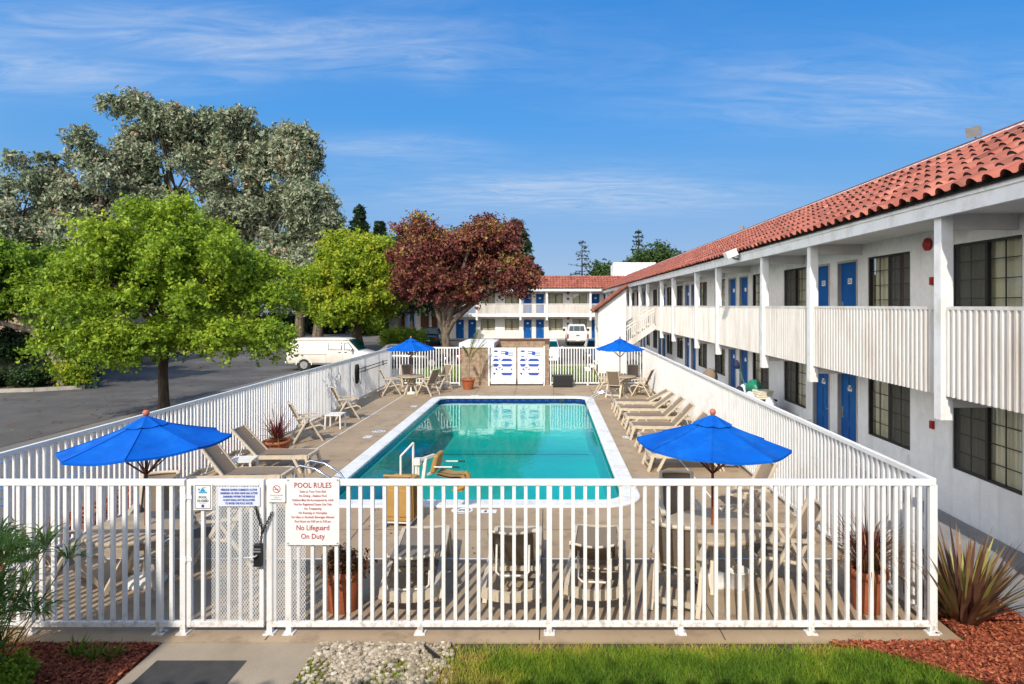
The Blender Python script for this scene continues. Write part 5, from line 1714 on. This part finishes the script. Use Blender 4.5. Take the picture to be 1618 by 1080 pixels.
# eucalyptus grove
G='tall gum trees beyond the road'
GUM=[('leftmost gum tree of the grove, lower crown reaching the photo edge',(-57.5,66,0),[((-6,0,13.5),(5.5,5,4.5),.4),((3,0,14.5),(5,5,5.5),.4),((-1,-1,9.5),(7,5,4.5),.35),((-9,0,10),(4,4,3),.15)],52),
     ('broad gum tree with a pale drooping crown left of the tallest one',(-49.0,68,0),[((0,0,17.5),(4.5,4.5,5),.4),((-3,0,13),(5,5,5),.3),((1,-2,9.5),(6,5,5),.35)],53),
     ('tallest gum tree of the grove with a ragged domed top',(-44.0,72,0),[((-1.5,0,24.5),(4.2,4,4.3),.35),((3.4,0,22.0),(3.6,3.6,3.8),.2),((0,0,17.5),(6,5,5),.35),((1,0,11),(6,5,5),.3)],54),
     ('gum tree right of the tallest one, with two rounded tops',(-34.5,71,0),[((-1.8,0,22.3),(3.1,3.1,4.4),.3),((1.6,0,20.0),(2.8,2.8,4.0),.2),((0,0,15.5),(4.6,4.4,4.8),.35),((0,0,9.5),(5,5,4.5),.3)],55),
     ('slender gum tree on the right side of the grove with a plume-like top',(-28.0,70,0),[((-.6,0,20.0),(1.8,1.8,3.4),.25),((0,0,14.2),(3.0,3.0,3.2),.3),((0,0,9),(4,4,4.5),.35)],56),
     ('small greyish gum tree at the right end of the grove',(-25.2,68,0),[((-.3,0,13.8),(2.0,2.0,2.4),.3),((1.2,0,10.6),(2.0,2.0,2.8),.25),((0,0,7.5),(3,3,3.5),.4)],57)]
for lab,loc,cr,sd_ in GUM:
    hmax=max(c[0][2] for c in cr)
    tree('gum_tree',lab,loc,cr,'leaf_gum',23000,.31,2.4,[(0,0,-.2),(.2,0,hmax*.25),(-.2,0,hmax*.5),(.1,0,hmax*.85)],.42,.2,'trunk_mid',sd_,kblob=50,rb=(.6,1.2),group=G,droop=.75,base=.44,nlimb=36,tone_sd=.2,squash=1.2,shell=(.4,1.08),fb=-.9)

# trees and hedges along the road, left
tree('street_tree','green tree with a leaning pale trunk at the left edge beside the dark hedge',(-21.6,27.6,0),
     [((-2.9,-.3,4.8),(3.6,3,2.0),.6),((-4.2,0,3.6),(3.2,2.6,1.3),.3),((.3,.3,4.0),(2.0,2,1.1),.2)],
     'leaf_green',34000,.17,1.5,[(.35,0,-.1),(.1,0,.8),(-.45,0,1.7),(-1.1,0,2.4),(-2.2,0,3.6)],.28,.17,'trunk_pale',61,kblob=60,rb=(.4,.8),base=.34)
def hedge(label,loc,sx,sy,h,m,n,size,seed,base=.5):
    root=empty('hedge',label,'hedge',loc)
    rng=np.random.default_rng(seed)
    blobs=[(np.array([rng.uniform(-sx/2,sx/2),rng.uniform(-sy/2,sy/2),rng.uniform(.25,h-.2)]),rng.uniform(.3,.5)) for _ in range(int(40+sx*8))]
    crown('foliage',root,blobs,n,size,1.5,m,seed+1,.1,.16,base=base,squash=.8)
    MB().box(-sx/2+.25,sx/2-.25,-sy/2+.4,sy/2-.4,0,h-.65).build('stems','dark_leafbed',root)
    return root
mat('dark_leafbed',(.012,.018,.008),(.008,.010,.005),6,.95)
hedge('tall dark hedge along the road edge at the far left',(-27.6,29.6,0),10.5,2.0,2.55,'leaf_dark',24000,.15,71,.35)
hedge('clipped yellow-green hedge beyond the far left parasol',(-12.6,53.5,0),2.9,1.5,1.15,'leaf_yellow',7000,.17,73,.5)
hedge('rounded green bush beside the far road',(-22.0,76.0,0),2.8,2.2,1.9,'leaf_green',6000,.22,75,.4)
hedge('long dark hedge row in front of the distant houses',(-34.0,80.0,0),16,2,2.0,'leaf_dark',9000,.4,77,.4)
# kerbed planting bed
kb=MB()
bed=[(-34,26.0),(-24.0,25.6),(-21.6,26.2),(-20.2,27.0),(-20.6,28.3),(-22,30),(-24,34),(-34,36)]
structure(MB().poly([(x,y,.06) for x,y in bed]).build('planting_bed','earth'))
for a,b in zip(bed[:-3],bed[1:-2]): kb.bar((a[0],a[1],.05),(b[0],b[1],.05),.16,.16)
structure(kb.build('kerb','kerb_stone'))
for (x,y,h_,s_) in ((-20.9,27.4,.7,81),(-22.6,27.2,.6,83),(-24.6,26.9,.5,85)):
    r_=empty('shrub',{81:'small dry shrub at the rounded tip of the kerbed bed',83:'low shrub at the foot of the leaning tree',85:'low dark shrub in the bed before the hedge'}[s_],'shrub',(x,y,.05))
    rng=np.random.default_rng(s_)
    crown('foliage',r_,[(np.array([rng.uniform(-.6,.6),rng.uniform(-.4,.4),rng.uniform(.1,h_)]),rng.uniform(.2,.35)) for _ in range(12)],1800,.12,1.6,'leaf_dark' if s_!=81 else 'leaf_yellow',s_+1,base=.55)
    MB().tube([(0,0,-.05),(.05,0,h_*.8)],[.04,.015],6).build('stem','trunk_brown',r_)

# background trees
G='dark trees beyond the far road'
BG=[(-36,92,9.5,4.6,'leaf_dark','dark tree behind the gum grove, left of the distant pink-roofed house'),
    (-29,90,8.0,3.6,'leaf_dark','dark tree behind the van roof in the distance'),
    (-24.5,94,10.5,4.2,'leaf_dark','tall dark tree rising behind the yellow-green tree'),
    (-18.5,92,11.5,4.4,'leaf_dark','dark tree behind the clipped hedge, left of the white chapel-like house'),
    (-12.0,90,13.5,4.6,'leaf_dark','tall dark tree directly behind the red-leaved tree crown'),
    (-50,95,8,5.0,'leaf_dark','dark tree glimpsed beneath the gum trees at left'),
    (-62,92,9,5.5,'leaf_dark','dark tree low behind the leftmost gum tree')]
for i,(x,y,h_,w_,m,l) in enumerate(BG):
    tree('background_tree',l,(x,y,0),[((0,0,h_*.6),(w_,w_*.8,h_*.42),1.0)],m,9000,.5,1.5,[(0,0,-.1),(0,0,h_*.2),(0,0,h_*.5)],.35,.2,'trunk_brown',100+i,kblob=34,rb=(1.0,1.7),group=G,base=.5,nlimb=5)
tree('street_tree','small tree with a straight dark trunk beside the white chapel-like house',(-15.8,72,0),[((0,0,5.5),(3.2,3,2.4),1.0)],'leaf_dark',9000,.38,1.5,[(0,0,-.1),(0,0,1.5),(0,0,3.2),(0,0,4.4)],.32,.2,'trunk_brown',131,kblob=34,rb=(.8,1.3),base=.55,nlimb=6)

def conifer(label,loc,H,Rb,n,seed,sparse=1.0,m='leaf_pine',start=.12,levels=26,size=.45,group=None,flat=.3):
    root=empty('conifer',label,'tree',loc,0,group)
    rng=np.random.default_rng(seed)
    mb=MB(); mb.tube([(0,0,-.1),(0,0,H*.5),(0,0,H)],[H*.018,H*.011,.04],8)
    C=[]; 
    for i in range(levels):
        f=start+(1-start)*(i+rng.uniform(0,.6))/levels
        z=H*f; rl=Rb*(1-f)**.75*rng.uniform(.65,1.1)+.15
        for k in range(max(3,int(6*sparse))):
            a=rng.uniform(0,2*PI); tip=np.array([rl*math.cos(a),rl*math.sin(a),z+rl*rng.uniform(-.25,.12)])
            mb.tube([(0,0,z),tuple(tip*np.array([.5,.5,0])+np.array([0,0,z+.05*rl])),tuple(tip)],[.05,.035,.015],4,cap=False)
            q=int(n/levels/max(3,int(6*sparse)))
            t=rng.uniform(.25,1.05,(q,1))
            C.append(np.array([0,0,z])*(1-t)+tip*t+rng.normal(0,1,(q,3))*np.array([.16,.16,.10])*(1+rl*flat*.5))
    c=np.concatenate(C)
    v=leaf_quads(c,np.tile(np.array([0,0,1.0]),(len(c),1)),size,1.9,rng,.3,.8)
    mb.build('trunk','trunk_brown',root)
    np_mesh('crown',v,4,m,root,np.clip(rng.normal(.5,.2,len(c)),0,1))
    return root
conifer('tall sparse cedar rising alone behind the far motel roof',(4.6,86,0),12.6,4.3,520,141,.6,levels=15,start=.33,size=.17)
conifer('bare-topped pine behind the white rooftop screen',(13.0,90,0),14.6,3.2,900,143,.7,levels=16,start=.35,size=.22)
conifer('thin pine just right of the bare-topped pine',(16.4,92,0),12.8,2.4,520,147,.7,levels=15,start=.35,size=.2)
conifer('thin bare conifer above the right wing roofline',(19.5,92,0),11.8,2.0,300,149,.6,levels=13,start=.35,size=.2)
conifer('dark conifer standing behind the right side of the red-leaved tree',(-4.2,78,0),14.2,4.6,14000,151,1.6,levels=30,size=.5)
conifer('slender conifer above the yellow-green tree',(-28.0,92,0),18.2,3.6,9000,153,1.4,levels=30,size=.5)
conifer('shorter conifer right of the slender one, above the yellow-green tree',(-25.2,93,0),16.2,2.6,7000,155,1.4,levels=28,size=.5)
tree('background_tree','bushy green tree behind the white rooftop screen',(15.0,84,0),[((0,0,7.8),(5.2,4,2.6),1.0)],'leaf_dark',9000,.42,1.5,[(0,0,-.1),(0,0,3),(0,0,6)],.3,.2,'trunk_brown',161,kblob=40,rb=(.9,1.5),base=.85,nlimb=6)
tree('background_tree','small green tree left of the white rooftop screen',(7.6,80,0),[((0,0,5.9),(2.6,2.4,2.3),1.0)],'leaf_dark',5000,.36,1.5,[(0,0,-.1),(0,0,2.4),(0,0,4.6)],.25,.16,'trunk_brown',163,kblob=24,rb=(.8,1.3),base=.9,nlimb=6)

# distant houses
def house(label,x0,x1,y,h,roofh,wallm,roofm,wins,arch=False):
    t=empty('house',label,'house',(0,0,0))
    F=Face('y',y); holes=[(a,b,c,d) for a,b,c,d in wins]
    m=MB(); F.wall(m,x0,x1,0,h,holes); m.quad((x0,y,0),(x0,y+7,0),(x0,y+7,h),(x0,y,h)); m.quad((x1,y,0),(x1,y+7,0),(x1,y+7,h),(x1,y,h)); m.build('wall',wallm,t,recalc=False)
    m=MB(); m.prism([(x0-.4,h-.02),(x1+.4,h-.02),(x1-.8,h+roofh),(x0+.8,h+roofh)],'y',y-.4,y+7.4); m.build('roof',roofm,t)
    for a,b,c,d in wins:
        m=MB(); F.box(m,a,b,.10,.13,c,d); w=m.build('window','dark_room',t); m=MB(); F.box(m,a,a+.06,.05,.1,c,d); F.box(m,b-.06,b,.05,.1,c,d); m.build('frame','trim_white',w)
    return t
mat('pink_roof',(.42,.20,.14),(.36,.17,.12),2,.85)
house('distant low house with a pinkish roof seen above the van',-36.5,-22,97,2.4,1.3,'stucco','pink_roof',[(-35,-33.4,.9,2.0),(-31.5,-30,.9,2.0),(-27,-25.6,.9,2.0)])
ch=house('white chapel-like house with an arched opening left of the red-leaved tree',-16.2,-9.8,76,4.3,.8,'stucco','trim_white',[(-13.1,-12.2,1.0,3.3)])
m=MB()
for (cx,w_) in ((-15.1,.5),(-13.9,.35)): m.poly([(cx-w_,75.97,.9),(cx+w_,75.97,.9)]+[(cx+w_*math.cos(R(a)),75.97,2.6+w_*math.sin(R(a))) for a in range(0,181,20)])
m.build('arched_opening','rust_brown',ch)
house('beige house wall glimpsed behind the hedge at the far left',-33,-25.6,33,4.2,.9,'block_wall','pink_roof',[(-31,-29.8,1.2,2.4)])

mat('walk_grey',(.27,.265,.26),(.21,.205,.20),2,.85,world=True,bump=.2,bscale=90)
# ------------------------------------------------------------------ lawns, mulch, gravel, path
rect('path','path_concrete',-4.12,-2.44,-1.2,6.655,-.004)
rect('path_patch','mat_dark',-3.97,-3.06,-1.1,6.32,.001)
structure(MB().poly([(-9,6.655,-.012),(-9,-1.2,-.012),(-4.12,-1.2,-.012),(-4.12,6.655,-.012)]).build('planting_bed','earth'))
structure(MB().poly([(-2.44,-1.2,-.012),(4.9,-1.2,-.012),(4.9,6.655,-.012),(-2.44,6.655,-.012)]).build('soil','earth'))
structure(MB().poly([(4.46,5.0,-.010),(5.45,5.0,-.010),(5.45,8.1,-.010),(4.46,8.1,-.010)]).build('planting_bed','earth'))
rect('walkway','path_concrete',4.46,5.42,8.1,64,-.006)
rect('walkway','walk_grey' if 'walk_grey' in MAT else 'path_concrete',5.44,6.79,1.0,64,.055)
structure(MB().box(5.42,5.439,1.0,64,-.02,.05).build('walkway_kerb','kerb_stone'))
rect('planting_bed','earth',-8.3,-7.31,6.0,28.0,-.012)

def blades(n, xy, hmin, hmax, w, m, seed, tonef, lean=.5, name='grass'):
    rng=np.random.default_rng(seed)
    n=len(xy); a=rng.uniform(0,2*PI,n); h=rng.uniform(hmin,hmax,n)
    l=rng.normal(0,lean,(n,2))*h[:,None]
    z0=-.012
    dx=np.cos(a)*w/2; dy=np.sin(a)*w/2
    v=np.zeros((n,3,3))
    v[:,0]=np.stack([xy[:,0]-dx,xy[:,1]-dy,np.full(n,z0)],1); v[:,1]=np.stack([xy[:,0]+dx,xy[:,1]+dy,np.full(n,z0)],1)
    v[:,2]=np.stack([xy[:,0]+l[:,0],xy[:,1]+l[:,1],z0+h],1)
    o=np_mesh(name,v.reshape(-1,3),3,m,None,np.clip(tonef(xy,rng),0,1))
    o['kind']='stuff'
    return o
def vnoise(xy,s,seed):
    """cheap smooth value noise on the plane"""
    rng=np.random.default_rng(seed); G_=rng.uniform(0,1,(64,64))
    p=xy*s; i=np.floor(p).astype(int); f=p-i; f=f*f*(3-2*f)
    g=lambda a,b:G_[(i[:,0]+a)%64,(i[:,1]+b)%64]
    return (g(0,0)*(1-f[:,0])+g(1,0)*f[:,0])*(1-f[:,1])+(g(0,1)*(1-f[:,0])+g(1,1)*f[:,0])*f[:,1]
rng=np.random.default_rng(5)
def mulch_edge(x): return 6.66-.10-(np.maximum(0,x-3.2)**1.25)*.72
xy=np.stack([rng.uniform(-1.35,4.7,110000),rng.uniform(4.3,6.62,110000)],1)
dens=np.where(xy[:,0]<-.2,(xy[:,0]+1.45)/1.0,1.0)*np.where(xy[:,1]>6.42,.35+.5*vnoise(xy,3,3),1)
xy=xy[(rng.uniform(0,1,len(xy))<dens)&(xy[:,1]<mulch_edge(xy[:,0])+rng.normal(0,.03,len(xy)))]
def gt(xy,r_):
    edge=np.clip((xy[:,1]-6.25)/.35,0,1)+np.clip((.35-xy[:,0])/1.3,0,1)*.9
    return .16+.34*vnoise(xy,2.2,8)+.30*vnoise(xy,6,9)-.10+.46*np.clip(edge,0,1)*(.5+vnoise(xy,4,19))+r_.normal(0,.11,len(xy))
tag(blades(0,xy,.03,.085,.011,'grass_blade',9,gt),'short green lawn in front of the fence, yellowing towards the edge','grass')
xy=np.stack([rng.uniform(-7.0,2.6,70000),rng.uniform(29.4,36.6,70000)],1)
xy=xy[(xy[:,0]<-4.2)|(xy[:,0]>.1)|(xy[:,1]>31.2)]
tag(blades(0,xy,.06,.14,.035,'grass_blade',10,lambda p,r_:.42+.2*vnoise(p,.8,4)+r_.normal(0,.1,len(p))),'green lawn strip seen through the back fence','grass')
mat('grass_bed',(.075,.13,.015),(.05,.09,.012),4,.95,world=True)
rect('lawn_soil','grass_bed',-7.0,2.62,29.3,36.7,-.016)
structure(MB().box(-7.2,2.9,36.72,36.9,-.03,.10).build('kerb','kerb_stone'))
# weeds among the pebbles
xy=np.stack([rng.uniform(-2.42,-.9,16000),rng.uniform(4.6,6.62,16000)],1)
xy=xy[vnoise(xy,2.6,15)>.60]
tag(blades(0,xy,.02,.06,.012,'grass_blade',12,lambda p,r_:.62+.2*vnoise(p,4,4)+r_.normal(0,.12,len(p))),'patchy weeds growing between the pale pebbles','weeds')

def chips(n,xy,size,aspect,m,seed,zr,name,label,cat,flat=.35):
    rng=np.random.default_rng(seed); n=len(xy)
    c=np.stack([xy[:,0],xy[:,1],rng.uniform(zr[0],zr[1],n)],1)
    v=leaf_quads(c,np.tile(np.array([0,0,1.0]),(n,1)),size,aspect,rng,0,flat)
    o=np_mesh(name,v,4,m,None,np.clip(rng.normal(.5,.22,n),0,1)); o['kind']='stuff'
    return tag(o,label,cat)
xy=np.stack([rng.uniform(3.0,5.43,70000),rng.uniform(4.6,8.05,70000)],1)
xy=xy[((xy[:,1]>mulch_edge(xy[:,0])-.02)&(xy[:,1]<6.65))|(xy[:,0]>4.47)&(xy[:,1]>mulch_edge(xy[:,0]))]
chips(0,xy,.021,2.6,'mulch_chip',21,(-.005,.04),'mulch','orange-red bark mulch around the flax bush','mulch',.6)
xy=np.stack([rng.uniform(-6.6,-4.14,60000),rng.uniform(4.8,6.62,60000)],1)
o=chips(0,xy,.020,2.5,'mulch_chip',23,(-.008,.03),'mulch','dark red bark mulch in the bed left of the path','mulch',.6)
xy=np.stack([rng.uniform(-8.3,-7.32,9000),rng.uniform(6.2,27.5,9000)],1)
chips(0,xy,.07,2.0,'mulch_chip',25,(-.005,.03),'mulch','red bark mulch strip outside the left fence','mulch',.6)

# leaf litter
xy=np.concatenate([np.stack([rng.uniform(-26,-7.5,420),rng.uniform(9,38,420)],1),np.stack([rng.normal(-12.5,2.5,160),rng.normal(20,3,160)],1)])
chips(0,xy,.075,1.4,'blade_rust',27,(-.015,-.008),'fallen_leaves','dry fallen leaves scattered over the asphalt by the road','leaves',.3)
xy=np.stack([rng.uniform(-6.9,4.1,130),rng.uniform(7.0,11.0,130)],1)
chips(0,xy,.028,1.5,'blade_rust',28,(.006,.010),'fallen_leaves','few dry leaves lying on the pool deck','leaves',.3)
# pebbles: small faceted stones
def pebbles(xy,seed,label):
    rng=np.random.default_rng(seed)
    bm=bmesh.new(); bmesh.ops.create_icosphere(bm,subdivisions=1,radius=1)
    V=np.array([v.co[:] for v in bm.verts]); Fc=np.array([[v.index for v in f.verts] for f in bm.faces]); bm.free()
    n=len(xy); s=rng.uniform(.014,.034,n)
    sc=np.stack([s*rng.uniform(.8,1.35,n),s*rng.uniform(.7,1.1,n),s*rng.uniform(.5,.8,n)],1)
    a=rng.uniform(0,2*PI,n)
    P=V[None]*sc[:,None]*(1+rng.normal(0,.10,(n,len(V),1)))
    x=P[:,:,0]*np.cos(a)[:,None]-P[:,:,1]*np.sin(a)[:,None]; y=P[:,:,0]*np.sin(a)[:,None]+P[:,:,1]*np.cos(a)[:,None]
    P=np.stack([x+xy[:,0,None],y+xy[:,1,None],P[:,:,2]+rng.uniform(-.005,.022,n)[:,None]],2)
    tri=P[:,Fc].reshape(-1,3)
    o=np_mesh('gravel',tri,3,'pebble',None,np.repeat(np.clip(rng.normal(.55,.25,n),0,1),len(Fc)))
    o['kind']='stuff'; return tag(o,label,'gravel')
xy=np.stack([rng.uniform(-2.42,-.75,5200),rng.uniform(5.3,6.63,5200)],1)
keep=(rng.uniform(0,1,len(xy))<np.clip((-.95-xy[:,0])/.45,0,1))&((vnoise(xy,2.6,15)<.66)|(rng.uniform(0,1,len(xy))<.35))
pebbles(xy[keep],31,'bed of pale pebbles between the path and the lawn')
MB_=MB().bar((-1.30,6.52,.02),(-1.10,6.28,.03),.012,.07); tag(MB_.build('edging_strip','black_plastic'),'short dark strip of edging sticking out of the pebbles','edging')

# strap-leaved plants
def straps(name_root,label,cat,loc,n,L,W,m,seed,spread=1.0,droop=.35,base=.5,rz=0,up=0.0,nseg=5,r0=.08,parent=None,part='leaves',tone_sd=.25):
    rng=np.random.default_rng(seed)
    root=parent or empty(name_root,label,cat,loc)
    V=[];T=[]
    for i in range(n):
        a=rng.uniform(0,2*PI); el=rng.uniform(.25,1.5)*spread; el=min(el,1.9)
        l=rng.uniform(*L); w=rng.uniform(*W); dr=rng.uniform(.3,1.4)*droop
        b0=np.array([math.cos(a),math.sin(a),0])*r0*rng.uniform(.2,1)+np.array([0,0,up])
        side=np.array([-math.sin(a),math.cos(a),0.0]); tw=rng.uniform(-.6,.6)
        pts=[];th=el*.75
        p=b0.copy(); st=l/nseg
        for k in range(nseg+1):
            pts.append(p.copy()); th2=th+dr*(k/nseg)**1.5*1.6
            p=p+st*np.array([math.cos(a)*math.sin(th2),math.sin(a)*math.sin(th2),math.cos(th2)])
        t=np.clip(rng.normal(base,tone_sd),0,1)
        for k in range(nseg):
            wa=w*(1-(k/nseg)**2.2)*(.6+.4*min(1,k/1.0)); wb=w*(1-((k+1)/nseg)**2.2)
            nn=np.array([0,0,.25*w])*math.cos(tw)
            sa=side*math.cos(tw)+np.array([0,0,math.sin(tw)])*.6
            V+=[pts[k]-sa*wa/2,pts[k]+sa*wa/2,pts[k+1]+sa*wb/2,pts[k+1]-sa*wb/2]; T.append(t+rng.normal(0,.04))
    o=np_mesh(part,np.array(V),4,m,root,np.clip(np.array(T),0,1))
    return root
fx=straps('flax_bush','large flax bush with brown and yellow-edged sword leaves at the fence corner','plant',(4.74,7.12,0),135,(.65,1.25),(.05,.085),'blade_flax',201,spread=.82,droop=.16,base=.48,r0=.16)

def pot(label,loc,r_top,h,name='planter_pot'):
    t=empty(name,label,'plant pot',loc)
    MB().lathe([(r_top*.70,0),(r_top*.72,.02),(r_top*.93,h*.80),(r_top*.94,h*.82),(r_top*1.02,h*.825),(r_top*1.02,h),(r_top*.90,h),(r_top*.86,h*.86)],28).build('pot','terracotta',t)
    MB().lathe([(r_top*.87,h*.86),(.01,h*.88)],20).build('soil','soil',t)
    return t
p1=pot('terracotta pot of small dry succulents behind the front fence right of the gate',(-2.44,7.42,0),.25,.50)
rng2=np.random.default_rng(3)
crown('succulents',p1,[(np.array([rng2.uniform(-.16,.16),rng2.uniform(-.16,.16),.50+rng2.uniform(0,.08)]),.08) for _ in range(12)],900,.045,1.6,'blade_rust',301,base=.45,tone_sd=.28)
p2=pot('terracotta pot with a red cordyline and drooping rusty grass behind the front right corner',(3.78,7.38,0),.22,.50)
straps('',None,None,None,260,(.55,.9),(.010,.018),'blade_rust',303,spread=.7,droop=1.5,base=.45,parent=p2,part='grass_leaves',up=.46,nseg=7)
straps('',None,None,None,30,(.45,.75),(.022,.034),'blade_red',305,spread=.55,droop=.12,base=.55,parent=p2,part='cordyline_leaves',up=.50)
p3=pot('wide terracotta pot with a spiky red cordyline by the left fence',(-6.42,14.72,0),.31,.42)
straps('',None,None,None,70,(.40,.60),(.016,.026),'blade_rust',307,spread=1.1,droop=1.25,base=.42,parent=p3,part='dry_leaves',up=.40,nseg=6)
straps('',None,None,None,46,(.45,.85),(.020,.032),'blade_red',309,spread=.75,droop=.14,base=.45,parent=p3,part='cordyline_leaves',up=.44)
p4=pot('terracotta pot with a tall thin palm at the back of the pool',(-3.45,26.75,0),.29,.46)
MB().tube([(0,0,.40),(.03,0,.8),(.02,.02,1.2),(.06,0,1.55)],[.045,.03,.026,.02],8).build('stem','trunk_pale',p4)
def frond(parent,base,a,el,l,n,seed,m='frond',lw=.035,ll=.34,droop=.5):
    rng=np.random.default_rng(seed); V=[];T=[];pts=[];p=np.array(base,float);th=el
    for k in range(13):
        pts.append(p.copy()); th+=droop/12
        p=p+l/12*np.array([math.cos(a)*math.sin(th),math.sin(a)*math.sin(th),math.cos(th)])
    MB().tube([tuple(q) for q in pts],[.012-.0007*i for i in range(13)],5).build('stalk','frond_stalk',parent)
    side=np.array([-math.sin(a),math.cos(a),0.])
    for i in range(n):
        f=.22+.76*i/n; k=f*12; k0=int(k); q=pts[k0]+(pts[min(12,k0+1)]-pts[k0])*(k-k0)
        fw=(pts[min(12,k0+1)]-pts[k0]); fw/=np.linalg.norm(fw)
        for s in (-1,1):
            L_=ll*(1-abs(f-.45)*1.1)*rng.uniform(.8,1.15); d=side*s*.8+fw*.75+np.array([0,0,rng.uniform(-.25,.05)]); d/=np.linalg.norm(d)
            t=q+d*L_+np.array([0,0,-.12*L_]); wv=np.cross(d,np.array([0,0,1.]))*lw/2
            V+=[q-wv*.6,q+d*L_*.5-wv,t,q+d*L_*.5+wv]; T.append(rng.normal(.5,.2))
    np_mesh('frond',np.array(V),4,m,parent,np.clip(np.array(T),0,1))
mat('frond_stalk',(.14,.16,.04),(.20,.15,.05),8,.7)
for i,(a,el,l) in enumerate(((.1,.22,1.45),(.5,.45,1.3),(-.3,.12,1.5),(2.8,.25,.7),(.0,.62,1.1),(3.4,.35,.6),(-.9,.35,1.2),(.9,.28,1.35))):
    frond(p4,(.04,0,1.05+.06*i),a,el,l,20,320+i,droop=.35,ll=.26,lw=.03)
p5=pot('potted areca palm showing its fronds above the right fence',(5.25,14.6,0),.2,.34)
for i in range(12):
    frond(p5,(0,0,.32),i*.55+.2,.15+.055*(i%6),1.0+.04*(i%4),18,340+i,droop=1.0,ll=.30,lw=.03)

# papyrus clump at lower left
pp=empty('papyrus','tall papyrus clump with spidery green heads at the lower left corner','plant',(-5.55,5.75,0))
rng=np.random.default_rng(77); st=MB(); V=[];T=[]
for i in range(78):
    a=rng.uniform(-1.3,1.5); el=rng.uniform(.03,.85); l=rng.uniform(.6,1.55)
    b=np.array([rng.uniform(-.4,.25),rng.uniform(-.3,.35),0]); d0=np.array([math.cos(a)*math.sin(el),math.sin(a)*math.sin(el)*.5,math.cos(el)])
    tip=b+d0*l; mid=b+d0*l*.5+np.array([0,0,.04])
    st.tube([tuple(b),tuple(mid),tuple(tip)],[.008,.006,.004],5)
    t0=np.clip(rng.normal(.5,.2),0,1)
    for k in range(34):
        az=rng.uniform(0,2*PI); e2=rng.uniform(.5,1.75); L_=rng.uniform(.14,.30)
        d=np.array([math.cos(az)*math.sin(e2),math.sin(az)*math.sin(e2),math.cos(e2)])+d0*.35; d/=np.linalg.norm(d)
        e=tip+d*L_; m_=tip+d*L_*.55+np.array([0,0,.02]); e[2]-=.045
        w=np.cross(d,unit(1,rng)[0]); w=w/np.linalg.norm(w)*.0075
        V+=[tip-w*.6,m_-w,e,m_+w]; T.append(t0+rng.normal(0,.1))
st.build('stems','frond_stalk',pp); np_mesh('leaves',np.array(V),4,'blade_papyrus',pp,np.clip(np.array(T),0,1))
b_=empty('shrub','low bright green bush under the papyrus at the lower left corner','shrub',(-5.05,5.86,0))
rng=np.random.default_rng(78)
crown('foliage',b_,[(np.array([rng.uniform(-.2,.14),rng.uniform(-.2,.1),rng.uniform(.03,.15)]),rng.uniform(.06,.11)) for _ in range(20)],3600,.035,1.6,'leaf_green',401,base=.42)
MB().tube([(0,0,-.02),(0,0,.15)],[.02,.01],6).build('stem','trunk_brown',b_)
for i,(x,y,s_) in enumerate(((-4.86,6.42,1.0),(-4.62,6.34,1.0),(-4.44,6.37,.8))):
    straps('bedding_plant',('left small fern-like green plant in the red mulch','middle small fern-like green plant in the red mulch','right and smallest fern-like green plant in the red mulch')[i],'plant',(x,y,0),46,(.10*s_,.22*s_),(.012,.022),'grass_blade',411+i,spread=.8,droop=.5,base=.3,r0=.07,tone_sd=.15)
straps('dry_tuft','dry yellow grass tuft at the foot of the papyrus by the left fence','plant',(-5.62,6.45,0),120,(.12,.30),(.008,.014),'blade_rust',421,spread=1.0,droop=.7,base=.75,r0=.22)
